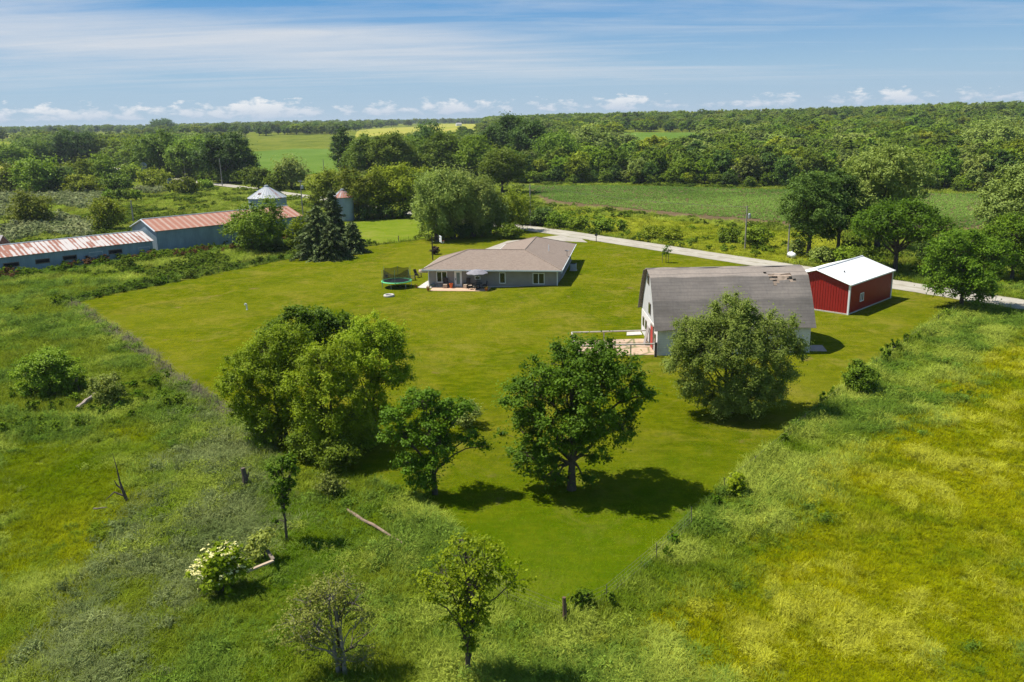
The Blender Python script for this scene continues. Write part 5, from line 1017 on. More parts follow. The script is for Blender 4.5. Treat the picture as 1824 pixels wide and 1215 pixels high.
for px_, top_, hw_, lab_ in [((560, 815), 745, 46, 'shady undergrowth bush at the foot of the left clump willow'), ((640, 800), 740, 40, 'shady undergrowth bush at the foot of the right clump willow'), ((600, 838), 775, 40, 'low shady bush under the middle clump willow'), ((470, 800), 730, 26, 'low bush at the left foot of the willow clump')]: bush(px_, top_, hw_, 'mid', lab_, dens=.9)
# young staked tree by the road
yb = G(1186, 468); make_tree('staked_sapling', 'young staked tree on the lawn near the road', 'tree', yb, [(0, 0, 1.9, .5), (.45, 0, 1.6, .4), (-.3, .1, 1.4, .35), (.1, 0, 2.4, .3)], 'dark', 40, 9, .24, .24, .14, .8, 0, .05, 1, seed=36)
ys = [o for o in COL.objects if o.name.startswith('staked_sapling')][0]
for q in (-.55, .35): s = MB(); s.tube([(q, -.1, 0), (q, -.1, 1.5)], .04, 5); s.build('stake', WOODG, ys)
# dead wood
def log(name, lab, pa, pb, r, m=WOODP, z0=.25, z1=.25, cat='log', fork=None, box=False):
    a = G(*pa); b = G(*pb); s = MB(); L = math.hypot(b[0] - a[0], b[1] - a[1]); n = 6; rng = np.random.default_rng(int(r * 999)); P = [((b[0] - a[0]) * i / n + rng.normal() * r * .3, (b[1] - a[1]) * i / n + rng.normal() * r * .3, z0 + (z1 - z0) * i / n + rng.normal() * r * .2) for i in range(n + 1)]
    if box: s.box(((b[0] - a[0]) / 2, (b[1] - a[1]) / 2, (z0 + z1) / 2), (L, r * 2, r), math.atan2(b[1] - a[1], b[0] - a[0]))
    else: s.tube(P, np.linspace(r, r * .6, n + 1), 8)
    if fork: c = G(*fork); m_ = P[3]; s.tube([m_, ((c[0] - a[0]) * .6 + m_[0] * .4, (c[1] - a[1]) * .6 + m_[1] * .4, .4), (c[0] - a[0], c[1] - a[1], .1)], [r * .5, r * .4, r * .3], 6)
    return tag(s.build(name, m, None, (a[0], a[1], Tz(*a))), lab, cat)
log('fallen_branch', 'pale barkless fallen branch on the left slope below the thin bush', (138, 733), (172, 708), .20, plain('bleached_wood', (.30, .245, .20), .9, .2), .28, .4)
log('fallen_log', 'long pale brown log lying in the tall grass below the small dark tree', (616, 910), (718, 979), .10, plain('bare_brown_wood', (.22, .155, .11), .9, .3), 0.10, .36)
log('fallen_plank', 'pale plank lying in the grass right of the elder blossom', (442, 1040), (489, 1020), .08, WOODP, .55, .75, 'plank', box=True); log('fallen_plank', 'short grey plank meeting the pale plank end on', (489, 1019), (478, 1002), .08, WOODG, .75, .6, 'plank', box=True)
log('fallen_twig', 'thin curved grey branch lying in the yellow left meadow', (168, 918), (192, 917), .05, WOODG, .4, .45, 'branch')
p = G(226, 892); s = MB(); s.tube([(0, 0, 0), (-.15, 0, .7), (-.24, 0, 1.2), (-.30, 0, 2.1), (-.42, 0, 3.0)], [.11, .08, .05, .03, .012], 7); s.tube([(-.15, 0, .7), (-.45, 0, 1.0), (-.55, 0, 1.3)], [.06, .04, .02], 6); s.tube([(-.1, 0, .3), (-.6, -.1, .6), (-1.1, -.2, .2)], [.06, .05, .02], 5)
tag(s.build('dead_snag', plain('dark_dead_wood', (.10, .075, .06), .9, .3), None, (p[0], p[1], 0)), 'thin upright dead snag in the yellow left meadow', 'dead tree')
p = G(438, 868); s = MB(); s.tube([(0, 0, 0), (.02, 0, .6), (-.06, 0, 1.25)], [.22, .17, .13], 9); s.tube([(.05, 0, .5), (.22, 0, .75), (.24, 0, 1.0)], [.08, .06, .03], 6); tag(s.build('tree_stump', MATS['dark_dead_wood'], None, (p[0], p[1], 0)), 'dark broken stump standing in the blue green grass', 'stump')
p = G(140, 700); s = MB(); s.tube([(0, 0, 0), (-.1, 0, .8), (.1, 0, 1.5), (0, 0, 2.0)], [.18, .13, .1, .05], 7); tag(s.build('dead_snag', MATS['dark_dead_wood'], None, (p[0], p[1], 0)), 'black dead stem at the right edge of the round dark bush', 'dead tree')

# ------------------------------------------------------------------ trees at middle distance
def pt(name, lab, px, top, hw, style, leaf, **k): return ptree(name, lab, 'tree', px, top, hw, style, leaf, **k)
pt('willow_tree', 'tall feathery willow left of the cottonwood trunks behind the house', (779, 428), 300, 46, 'willow', 'pale', hb=.2)
pt('willow_tree', 'tallest feathery willow in the middle of the grove behind the house', (806, 425), 287, 46, 'willow', 'pale', hb=.5)
pt('willow_tree', 'feathery willow right of the tallest one behind the house roof', (842, 421), 300, 44, 'willow', 'pale', hb=.2)
pt('willow_tree', 'lower drooping willow at the right end of the grove', (903, 412), 343, 38, 'willow', 'olive', hb=.6)
pt('willow_tree', 'small dark willow between tallest grove trees and the right end', (872, 418), 330, 30, 'willow', 'pale', hb=.1)
pt('hackberry_tree', 'big round mid green tree rising behind the grove', (895, 345), 264, 43, 'round', 'mid')
pt('hedge_tree', 'olive green bushy tree beside the narrow grain bin', (588, 366), 300, 34, 'bush', 'olive'); pt('hedge_tree', 'yellow green bushy tree directly behind the narrow grain bin', (640, 389), 297, 36, 'bush', 'olive', hb=0); pt('hedge_tree', 'yellow green hedge tree with dark trunk base at pasture edge', (680, 386), 293, 38, 'bush', 'olive', hb=0); pt('hedge_tree', 'tall yellow green hedge tree against the grove', (722, 386), 281, 42, 'bush', 'olive', hb=0); pt('hedge_tree', 'greener hedge tree touching the willow grove', (752, 386), 300, 32, 'bush', 'mid', hb=0)
pt('round_tree', 'small round tree on the road bend before the bean field', (461, 337), 297, 23, 'round', 'mid', hb=.5); pt('feathery_tree', 'feathery pale tree in front of the bean field', (520, 338), 279, 25, 'willow', 'pale'); pt('shrub_tree', 'low green shrub tree between the two trees before the bean field', (492, 340), 305, 16, 'bush', 'mid')
pt('cottonwood_tree', 'dark tall tree standing at the corn field edge beyond the propane tank', (1440, 457), 287, 56, 'tall', 'deep', hb=1.5); pt('cottonwood_tree', 'dark tall tree just right of the one by the propane tank', (1492, 450), 296, 42, 'tall', 'deep', hb=2)
pt('cottonwood_tree', 'pale leaved tall cottonwood rising highest behind the red shed', (1562, 446), 243, 74, 'tall', 'pale', hb=3)
pt('locust_tree', 'umbrella crowned tree directly behind the red shed', (1594, 484), 352, 84, 'umbrella', 'dark')
pt('ash_tree', 'rounded leafy tree on the lawn edge right of the red shed', (1712, 548), 408, 64, 'round', 'dark', hb=.2)
pt('cottonwood_tree', 'big pale green tree cut by the right picture edge', (1803, 474), 280, 66, 'tall', 'pale', hb=2); pt('ash_tree', 'dark lower tree at the right picture edge under the pale one', (1802, 498), 378, 54, 'round', 'dark', hb=.5)
for px_, top_, hw_, lf_, lab_ in [((790, 426), 396, 22, 'mid', 'leafy undergrowth at the foot of the left grove trunks'), ((825, 424), 400, 20, 'deep', 'dark undergrowth between the middle grove trunks'), ((858, 420), 396, 22, 'mid', 'leafy undergrowth under the right grove trees'), ((700, 388), 364, 26, 'deep', 'dark undergrowth at the foot of the hedge trees'), ((655, 391), 368, 22, 'deep', 'dark undergrowth right of the narrow grain bin')]: bush(px_, top_, hw_, lf_, lab_)
bush((1545, 492), 440, 30, 'mid', 'leafy undergrowth bush behind the red shed roof'); bush((1660, 470), 420, 30, 'deep', 'dark bush between the umbrella tree and the round tree')
pt('hawthorn_tree', 'bushy olive dark tree in front of the long shed', (464, 446), 364, 50, 'bush', 'mid', hb=.3)
bush((536, 446), 383, 24, 'lime', 'bright yellow green shrub left of the spruces')
spruce('spruce_tree', 'broad dark spruce in the middle of the lawn corner group', (570, 458), 362, 56, seed=51); spruce('spruce_tree', 'tallest thin topped spruce before the narrow grain bin', (598, 446), 334, 31, seed=52); spruce('spruce_tree', 'low dark spruce at the right of the lawn corner group', (630, 450), 392, 32, seed=53); spruce('spruce_tree', 'low dark spruce at the front of the lawn corner group', (594, 461), 394, 40, seed=54)
spruce('blue_spruce', 'small blue grey spruce beside the left road', (304, 337), 317, 6, 'blue_spruce', seed=55)
for px, top, hw, lf, lab in [((962, 401), 371, 22, 'deep', 'dark round bush first in the row across the road'), ((1000, 405), 381, 24, 'mid', 'second wide bush in the row across the road'), ((1032, 409), 388, 18, 'mid', 'third low bush in the row across the road'), ((1074, 412), 389, 20, 'mid', 'round bush fourth in the row across the road'), ((1108, 412), 389, 9, 'mid', 'small upright bush alone in the yellow verge'), ((1162, 424), 406, 26, 'olive', 'wide low bush in the middle of the yellow verge'), ((1195, 427), 409, 18, 'olive', 'low bush just right of the middle verge bush'), ((1298, 431), 408, 20, 'mid', 'round bush left of the transformer pole'), ((1346, 441), 405, 25, 'mid', 'round bush right of the transformer pole'), ((1420, 455), 425, 14, 'pale', 'pale bush right of the short bare pole'), ((980, 395), 372, 14, 'pale', 'pale willowy bush behind the row across the road'), ((936, 400), 372, 20, 'olive', 'bush at the foot of the utility pole by the grove'), ((910, 425), 398, 18, 'mid', 'weedy bush where the driveway leaves the road'), ((1465, 466), 442, 20, 'pale', 'pale undergrowth bush under the dark tall tree'), ((1510, 470), 440, 22, 'mid', 'undergrowth bush between tall trees and shed roof')]: bush(px, top, hw, lf, lab)
for px, top, hw, lf, lab in [((56, 402), 346, 38, 'olive', 'round olive bush nearest the left edge beyond the low shed'), ((196, 410), 350, 30, 'olive', 'thin olive tree behind the low shed'), ((20, 344), 296, 32, 'olive', 'yellow green tree at the left edge above the bush'), ((72, 346), 283, 40, 'mid', 'big dark bushy tree in the left thicket'), ((112, 344), 300, 30, 'deep', 'dark bushy tree right in the left thicket'), ((140, 336), 284, 32, 'olive', 'olive tree behind the left thicket'), ((188, 326), 277, 26, 'mid', 'leafy tree at the right of the left thicket'), ((150, 345), 315, 28, 'olive', 'low olive bush below the left thicket'), ((212, 345), 310, 24, 'mid', 'dark low bush before the windmill'), ((274, 336), 305, 26, 'olive', 'yellow bush at the foot of the windmill'), ((236, 322), 296, 22, 'mid', 'green bush behind the windmill'), ((330, 346), 321, 26, 'olive', 'yellow green bush beside the blue spruce'), ((365, 338), 322, 16, 'mid', 'small green bush below the left road')]:
    bush(px, top, hw, lf, lab)
for k, x in enumerate((195, 212, 228, 243)): pt('orchard_tree', 'small round orchard tree, %s of a row of four below the windmill' % ('leftmost', 'second', 'third', 'rightmost')[k], (x, 359), 336, 9, 'round', 'mid', group='orchard row below the windmill', hb=.4)
for px, top, hw, st, lf, lab in [((128, 296), 236, 34, 'round', 'deep', 'round dark tree behind the pale left pole'), ((181, 294), 246, 28, 'round', 'mid', 'neat round tree behind the left road end'), ((214, 296), 240, 16, 'tall', 'lime', 'yellow tree standing behind the brown left pole'), ((250, 306), 242, 26, 'round', 'mid', 'rounded tree right of the yellow tree'), ((286, 316), 240, 40, 'round', 'wood', 'broad bright tree behind the windmill'), ((330, 320), 262, 24, 'round', 'mid', 'lower tree behind the middle left pole'), ((350, 318), 247, 40, 'round', 'wood', 'wide tree right of the middle left pole'), ((405, 325), 240, 44, 'round', 'deep', 'large dark tree at the end of the woods by the bean field'), ((436, 322), 268, 22, 'round', 'mid', 'small tree closing the woods by the bean field'), ((60, 300), 250, 34, 'round', 'wood', 'broad tree at left behind the faint pole'), ((20, 306), 262, 30, 'round', 'mid', 'tree at the far left edge of the woods'), ((290, 238), 214, 20, 'round', 'deep', 'tall dark round tree breaking the left skyline')]:
    pt('broadleaf_tree', lab, px, top, hw, st, lf)
for px, top, hw, st, lf, lab in [((700, 330), 226, 36, 'tall', 'mid', 'tall tree right of the bean field'), ((650, 326), 232, 30, 'tall', 'wood', 'tall tree beside the bare grey poplar'), ((740, 322), 240, 32, 'tall', 'wood', 'broad tall tree in the middle woods'), ((765, 300), 219, 30, 'round', 'deep', 'dark rounded tree rising in the middle woods'), ((792, 325), 228, 36, 'tall', 'mid', 'tall tree left of the dark cottonwoods'), ((845, 325), 236, 36, 'tall', 'mid', 'tall mid green tree below the dark cottonwoods'), ((908, 305), 196, 36, 'tall', 'deep', 'highest dark cottonwood breaking the skyline'), ((945, 308), 206, 38, 'tall', 'deep', 'dark cottonwood right of the highest one'), ((876, 305), 225, 30, 'tall', 'deep', 'dark cottonwood left of the highest one'), ((990, 318), 228, 36, 'tall', 'wood', 'tall bright tree right of the cottonwoods'), ((1050, 300), 224, 38, 'tall', 'pale', 'pale grey green tree in the woods behind the corn'), ((1768, 300), 218, 46, 'round', 'pale', 'large pale round tree in the right hand woods'), ((1815, 330), 246, 36, 'round', 'olive', 'yellowish tree at the right edge of the woods'), ((615, 320), 216, 20, 'tall', 'deep', 'thin dark tree behind the bare grey poplar')]:
    pt('woodland_tree', lab, px, top, hw, st, lf)
bare_tree('dead_poplar', 'bare grey dead poplar at the right end of the bean field', G(607, 318), HT(G(607, 318), 605, 238), 4.5, 61, 'dead tree', r0=.22, depth=4)
for px, top, lab, sd in [((1117, 322), 270, 'bare pale dead tree at the wood edge behind the corn', 62), ((1230, 327), 288, 'leaning bare dead tree right in the wood edge behind the corn', 63), ((1310, 330), 292, 'thin bare dead tree before the right wood edge', 64)]: b = G(*px); bare_tree('dead_tree', lab, b, HT(b, px[0], top), 4, sd, 'dead tree', r0=.22, depth=4)

# ------------------------------------------------------------------ woodland trees: shared shapes
WV = []
for i, (st, lf, w, hb) in enumerate([('round', 'wood', 4.8, .3), ('round', 'wood', 4.4, .2), ('tall', 'mid', 4.2, .3), ('round', 'mid', 5.2, .5), ('tall', 'deep', 4.4, .4), ('round', 'olive', 4.4, .2), ('round', 'pale', 4.6, .4), ('round', 'wood', 5.0, .3)]):
    rng = np.random.default_rng(200 + i); h = 12.0; lob = auto_lobes(rng, h, w, hb, 13 if st == 'round' else 15, (.32, .48), .2 if st == 'tall' else 0)
    C, O, I = clumps(rng, lob, 150); V, F, t_ = leafquads(rng, C, 34, .95 * rng.uniform(.7, 1.3, len(C)), .72, .46, O, .7)
    tv, tf = limbs(rng, lob, C, I, h, .26, 1, False, sides=4, rmin=.05)
    crown = npmesh('crown', V, F, LM[lf], t_); trunk = npmesh('trunk', tv, tf, BARK); joined = npmesh('wood_tree', np.concatenate([V, tv]), np.concatenate([F, tf + len(V)]), [LM[lf], BARK], np.concatenate([t_, np.zeros(len(tf))]), np.concatenate([np.zeros(len(F)), np.ones(len(tf))]))
    WV.append((crown, trunk, joined, lf))
fields = [FG, FY, FP, FL, FF, CORN, ROADP]
def ok_site(x, y, m=5.0):
    for P in fields:
        if inpoly(np.array([x]), np.array([y]), P)[0] or dseg(np.array([x]), np.array([y]), P + P[:1])[0] < m: return False
    return True
LF = {'wood': 'bright green', 'mid': 'mid green', 'deep': 'dark green', 'olive': 'yellowish green', 'pale': 'pale grey green'}
placed = [tuple(o.location[:2]) for o in COL.objects if o.type == 'EMPTY' and o.get('category') == 'tree']
def wtree(x, y, s, k, lab, group, sxy=1.0):
    c, tr, j, lf = WV[k]; e = empty('woodland_tree', (x, y, Tz(x, y)), random.random() * 6.28, lab % LF[lf], 'tree', group); e.scale = (s * sxy, s * sxy, s)
    link('trunk', tr, e); link('crown', c, e); placed.append((x, y))
random.seed(4); ed = [(-8, 300), (4, 291), (36, 283), (79, 256), (121, 229), (150, 204), (185, 172)]; nind = 0
for row, (off, st) in enumerate(((4, 6.5), (11, 7.0), (19, 7.5), (28, 8.5), (38, 9.5))):
    for (x1, y1), (x2, y2) in zip(ed[:-1], ed[1:]):
        L = math.hypot(x2 - x1, y2 - y1); n = max(1, int(L / st)); nx, ny = (y1 - y2) / L, (x2 - x1) / L
        for i in range(n):
            f = (i + random.uniform(.1, .9)) / n; x = x1 + (x2 - x1) * f + nx * (off + random.uniform(-2, 2)); y = y1 + (y2 - y1) * f + ny * (off + random.uniform(-2, 2))
            if any(abs(x - a) < 3 and abs(y - b) < 3 for a, b in placed) or x / y > .72: continue
            wtree(x, y, random.uniform(.72, 1.05) if row else random.uniform(.45, .95), random.randrange(8), ('%s tree in the front row of the wood behind the corn field' if row == 0 else '%s tree in the rows just inside the wood behind the corn field'), 'front row of the corn field wood' if row == 0 else 'inner rows of the corn field wood', random.uniform(.85, 1.15))
for k in range(400):
    if k > 330: break
    a = random.uniform(-33, -18.2); d = random.uniform(395, 560); x, y = polar([(a, d)])[0]
    rl = np.interp(a, [-33, -27, -24.8, -23.1, -20.9, -18.9, -17.2], [600, 570, 530, 447, 388, 352, 328])
    if d < rl - 5 or not ok_site(x, y) or any(math.hypot(x - p, y - q) < 8 for p, q in placed): continue
    if len([1 for p in placed if p[0] < -90]) > 95: break
    wtree(x, y, random.uniform(.95, 1.4), random.randrange(8), '%s tree in the woods along the left road', 'woods along the left road', random.uniform(.9, 1.2))
for k in range(120):
    a = random.uniform(-11.0, -1.5); d = random.uniform(320, 400); x, y = polar([(a, d)])[0]
    if not ok_site(x, y, 4) or any(math.hypot(x - p, y - q) < 8 for p, q in placed): continue
    wtree(x, y, random.uniform(1.0, 1.35), random.randrange(8), '%s tree in the middle woods right of the bean field', 'middle woods right of the bean field', random.uniform(.9, 1.2))

# the rest of the woods: one mass
rng = np.random.default_rng(77); P = []
def scat(a0, a1, d0, d1, sp, dens=None, hs=(.8, 1.15)):
    d = d0; out = []
    while d < d1:
        s = sp * (1 + (d - d0) / d0 * .35); n = int(d * math.radians(a1 - a0) / s)
        for i in range(n):
            a = a0 + (a1 - a0) * (i + rng.uniform(-.1, 1.1)) / n; dd = d + rng.uniform(-.5, .5) * s; out.append((dd * math.sin(math.radians(a)), dd * math.cos(math.radians(a))))
        d += s * .9
    A = np.array(out); k = np.ones(len(A), bool)
    for Q in fields: k &= ~inpoly(A[:, 0], A[:, 1], Q)
    if dens: k &= dens(A[:, 0], A[:, 1])
    A = A[k]; pl = np.array(placed); 
    k = np.array([np.min((pl[:, 0] - x) ** 2 + (pl[:, 1] - y) ** 2) > 30 if math.hypot(x, y) < 620 else True for x, y in A]); A = A[k]
    for x, y in A: P.append((x, y, rng.uniform(*hs)))
def edge_ok(x, y):
    az = np.degrees(np.arctan2(x, y)); d = np.hypot(x, y); lim = np.interp(az, [-3, 0, 8, 17, 28, 36, 48], [330, 320, 318, 300, 300, 290, 285]); dd = dseg(x, y, ed) > 40
    return (d > lim) & dd & ~((az > 7.2) & (az < 12.8) & (d > 430) & (d < 725))
scat(-3, 44, 285, 1000, 9.4, edge_ok, (.66, 1.18))
scat(-3, 44, 1000, 2600, 15, lambda x, y: fbm(x, y, 300, 5) > .36, (.8, 1.3))
scat(-11, -3, 400, 640, 9, lambda x, y: fbm(x, y, 120, 8) > .36, (.9, 1.3))
scat(-46, -17.5, 420, 860, 9.5, lambda x, y: (fbm(x, y, 150, 9) > .33) & (np.hypot(x, y) > np.interp(np.degrees(np.arctan2(x, y)), [-46, -33, -27, -24.8, -23.1, -20.9, -18.9, -17.2], [600, 600, 575, 535, 455, 410, 400, 400])), (.9, 1.35))
scat(-46, -11, 760, 1300, 11, lambda x, y: fbm(x, y, 180, 12) > .52, (.8, 1.2))
scat(-46, -1, 1300, 4500, 24, lambda x, y: (fbm(x * .25, y, 120, 15) > .56), (.8, 1.4))
scat(-46, 44, 2600, 5500, 42, lambda x, y: (fbm(x * .25, y, 150, 19) > .45), (1.0, 1.5))
for (x1, y1), (x2, y2) in zip(ed[:-1], ed[1:]):
    L = math.hypot(x2 - x1, y2 - y1); nx, ny = (y1 - y2) / L, (x2 - x1) / L
    for i in range(int(L / 2.0)): f = rng.random(); o_ = rng.uniform(-1, 9); P.append((x1 + (x2 - x1) * f + nx * o_, y1 + (y2 - y1) * f + ny * o_, rng.uniform(.22, .45)))
for i in range(170):
    x, y = polar([(rng.uniform(-11, -.5), rng.uniform(290, 345))])[0]
    if ok_site(x, y, 3): P.append((x, y, rng.uniform(.25, .5)))
for i in range(300):
    a = rng.uniform(-30, -17.6); x, y = polar([(a, np.interp(a, [-33, -27, -24.8, -23.1, -20.9, -18.9, -17.2], [610, 575, 532, 450, 390, 354, 330]) + rng.uniform(0, 30))])[0]
    if ok_site(x, y, 3): P.append((x, y, rng.uniform(.3, .55)))
P = np.array(P); n = len(P); Z = T(P[:, 0], P[:, 1]) - .2
rot = np.stack([np.zeros(n), np.zeros(n), rng.random(n) * 6.28], -1); wx = rng.uniform(.95, 1.6, n); scl = np.stack([P[:, 2] * wx, P[:, 2] * wx, P[:, 2]], -1)
instancer('far_woods', [w[2] for w in WV], np.stack([P[:, 0], P[:, 1], Z], -1), rot, scl, rng.integers(0, 8, n), np.ones((n, 3)), 'dense far woods covering the hills to the skyline', 'woods')
print('WOODS', n, 'IND', len(placed))

# ------------------------------------------------------------------ grass and weeds
def GT(name, f, seeds, m): return [npmesh(name, *(q := f(i))[:2], m, q[2]) for i in seeds]
TA = GT('meadow_tuft', lambda i: tuft(300 + i, 44, .46, .32, .026, .28, .5), range(4), GM)
TB = GT('reed_tuft', lambda i: tuft(316 + i, 60, .60, .40, .022, .30, .75), range(6), GM) + GT('reed_clump', lambda i: reed(310 + i, .40, .46, 36, 8, .17), range(1), GMW)
TC = GT('lodged_tuft', lambda i: tuft(320 + i, 56, .66, .44, .020, .42, .95, 3, .2), range(6), GM) + GT('lodged_clump', lambda i: reed(326 + i, .34, .46, 34, 8, .17), range(1), GMW)
TD = GT('weed_clump', lambda i: weed(330 + i, .75, .42, 16, 12, .17), range(4), GMW)
TS = [npmesh('short_tuft', *tuft(340 + i, 30, .12, .22, .016, .5, .6, 2)[:2], GM, tuft(340 + i, 30, .12, .22, .016, .5, .6, 2)[2]) for i in range(3)]
def lerp(a, b, f): return np.asarray(a)[None] * (1 - f[:, None]) + np.asarray(b)[None] * f[:, None]
def jgrid(x0, x1, y0, y1, s, rng):
    gx, gy = np.meshgrid(np.arange(x0, x1, s), np.arange(y0, y1, s)); gx = gx.ravel() + rng.uniform(-.5, .5, gx.size) * s; gy = gy.ravel() + rng.uniform(-.5, .5, gy.size) * s; return gx, gy
rng = np.random.default_rng(9); PX = []; PY = []; SPc = []
for y0, y1, s in ((24, 38, .185), (38, 55, .24), (55, 80, .34), (80, 115, .56), (115, 165, .85), (165, 300, 1.35)):
    w = .74; gx, gy = jgrid(-y1 * w, y1 * w, y0, y1, s, rng); k = np.abs(gx) < gy * w + 3; PX.append(gx[k]); PY.append(gy[k]); SPc.append(np.full(k.sum(), s))
gx = np.concatenate(PX); gy = np.concatenate(PY); gs = np.concatenate(SPc)
bad = inpoly(gx, gy, LAWNP) | inpoly(gx, gy, PASTP) | inpoly(gx, gy, ROADP) | (dseg(gx, gy, ROADC) < 3.0) | inpoly(gx, gy, CORN) | inpoly(gx, gy, yp)
DR = GP([(852, 448), (900, 449), (925, 432), (1010, 430), (1046, 432), (1030, 421), (1000, 419), (940, 426), (905, 429)]); bad |= inpoly(gx, gy, DR)
def sh_in(o, rz, x0, x1, y0, y1, m=.2):
    c, s_ = math.cos(rz), math.sin(rz); lx = (gx - o[0]) * c + (gy - o[1]) * s_; ly = -(gx - o[0]) * s_ + (gy - o[1]) * c; return (lx > x0 - m) & (lx < x1 + m) & (ly > y0 - m) & (ly < y1 + m)
bad |= sh_in((-61, 143.6), UA, 0, 28.5, 0, 10.6) | sh_in((-60.9, 142.1), UA, -42, -.3, 0, 9) | (np.hypot(gx + 56.3, gy - 196) < 4.4) | (np.hypot(gx + 37.6, gy - 190.2) < 2.5) | sh_in((36.43, 87.58), SR, 0, 11.4, 0, 7.5)
gx, gy, gs = gx[~bad], gy[~bad], gs[~bad]; N = len(gx)
ZY = GP([(-60, 800), (120, 790), (250, 752), (310, 800), (330, 850), (300, 900), (240, 960), (190, 1050), (120, 1150), (70, 1240), (-60, 1240)])
ZR = GP([(310, 690), (420, 755), (480, 840), (480, 900), (470, 965), (420, 985), (385, 1040), (330, 1060), (240, 1100), (200, 1240), (80, 1240), (190, 1050), (240, 960), (320, 880), (345, 840), (330, 760)])
ZB = GP([(500, 890), (640, 880), (700, 960), (620, 1000), (520, 1060), (450, 1240), (540, 1240), (560, 1080), (470, 1060), (480, 960)])
ZO = GP([(1900, 556), (1760, 640), (1640, 740), (1455, 860), (1372, 950), (1290, 1040), (1190, 1150), (1120, 1260), (1950, 1260)])
ZV = GP([(945, 375), (1500, 420), (1500, 480), (1330, 459), (1140, 428), (940, 396)])
EDGE = GP([(1005, 1110), (1080, 1072), (1170, 994), (1290, 874), (1430, 754), (1560, 652), (1700, 553)])
EDGL = GP([(128, 540), (230, 604), (330, 684), (420, 745)]); EDGN = GP([(128, 540), (215, 520), (300, 503), (430, 476), (530, 456), (640, 441)])
PALE = [GP(q) for q in ([(-20, 330), (40, 338), (90, 345), (170, 352), (165, 375), (90, 366), (0, 372), (-20, 372)], [(-20, 415), (60, 400), (110, 385), (170, 400), (160, 428), (80, 420), (0, 440), (-20, 440)], [(245, 328), (300, 332), (300, 345), (240, 345)], [(150, 340), (200, 348), (190, 360), (150, 355)], [(-20, 360), (40, 370), (20, 390), (-20, 390)])]
u1 = fbm(gx, gy, 7, 1); u2 = fbm(gx, gy, 3.2, 2); u3 = fbm(gx, gy, 16, 3); u4 = fbm(gx, gy * .8, 2.0, 4, 4); r = rng.random(N)
warp = (u1 - .5) * 6.0 + (u2 - .5) * 2.0 + rng.normal(size=N) * .9; wy_ = (fbm(gx, gy, 6, 71) - .5) * 7.0 + rng.normal(size=N) * .9
inY = inpoly(gx + warp, gy + wy_, ZY); inR = inpoly(gx + warp, gy + wy_, ZR); inB = inpoly(gx + warp, gy + wy_, ZB); inO = inpoly(gx + warp * 1.2, gy + wy_, ZO); inV = inpoly(gx, gy, ZV)
far = (gy > 118) & ~inV
dE = dseg(gx, gy, EDGE); dL = dseg(gx, gy, EDGL); dN = dseg(gx, gy, EDGN)
inP = np.zeros(N, bool)
for q in PALE: inP |= inpoly(gx, gy, q)
r2 = rng.normal(size=N) * .085; u2d = u2 + r2; u4d = u4 + r2; u1d = u1 + rng.normal(size=N) * .06; typ = np.where(u2d > .55, 1, np.where((u1d > .44) | (u4d < .5), 0, 2)); typ = np.where((u1d > .57), 0, typ); typ = np.where((u3 > .58) & (r < .06), 3, typ)
typ = np.where(inR, np.where(u2d > .64, 2, np.where(u1d > .70, 0, 1)), typ); typ = np.where(inB, np.where(r < .85, 0, 1), typ); typ = np.where(inY, np.where(u2d > .68, 2, 0), typ); typ = np.where(inO, np.where((u4d + .30 * (r - .5) > .72), 2, 0), typ)
band = (dE < 7) & ~inO; up_ = np.clip((gy - 40) / 20, 0, 1); typ = np.where(band, np.where((u4d > .62 - .08 * up_), 2, np.where(u1d > .40 + .1 * up_, 0, 1)), typ); pass
typ = np.where(far, np.where(u1 > .56, 3, np.where(u2 > .5, 2, 0)), typ); typ = np.where((dN < 2.2), np.where(r < .6, 3, 1), typ); typ = np.where((dL < 1.0) & (r < .5), 2, typ); typ = np.where((dE < .5) & (r < .03), 3, typ); typ = np.where(inP, 3, typ); typ = np.where(inV, np.where(u2 > .70, 3, 0), typ)
lowshed = sh_in((-60.9, 142.1), UA, -42, 30, -6.5, 0, 0) ; typ = np.where(lowshed, np.where(u2 > .42, 3, 1), typ)
f1 = np.clip((u1 - .3) / .4, 0, 1); f2 = np.clip((u2 - .3) / .4, 0, 1); f4 = np.clip((u4 - .3) / .4, 0, 1)
colA = lerp((.120, .190, .010), (.240, .290, .022), f1 * .5 + f4 * .5); colB = lerp((.100, .175, .016), (.205, .285, .042), f4 * .7 + f2 * .3); colC = lerp((.165, .235, .014), (.320, .375, .055), f4); colD = lerp((.070, .135, .008), (.160, .230, .018), f2)
colA = np.where(inY[:, None], lerp((.165, .245, .003), (.320, .350, .007), f1), colA); colA = np.where(inO[:, None], lerp((.215, .265, .002), (.430, .400, .005), f1 * .28 + f4 * .30 + .42 * rng.random(N)), colA); colA = np.where((inO & (u3 + r2 > .60) & (u2 > .5))[:, None], lerp((.20, .26, .004), (.34, .36, .012), f4), colA)
colC = np.where(inO[:, None], lerp((.290, .330, .010), (.430, .430, .040), f4), colC); colA = np.where(inB[:, None], lerp((.110, .200, .005), (.210, .275, .010), f2), colA)
colA = np.where(band[:, None], lerp((.140, .215, .010), (.280, .340, .035), f4), colA); colB = np.where(inR[:, None], lerp((.090, .130, .032), (.270, .305, .110), f4 * .6 + .4 * rng.random(N)), colB); colD = np.where(inP[:, None], lerp((.20, .25, .085), (.40, .42, .20), f2), colD); colA = np.where(inV[:, None], lerp((.20, .25, .012), (.34, .36, .03), f1), colA)
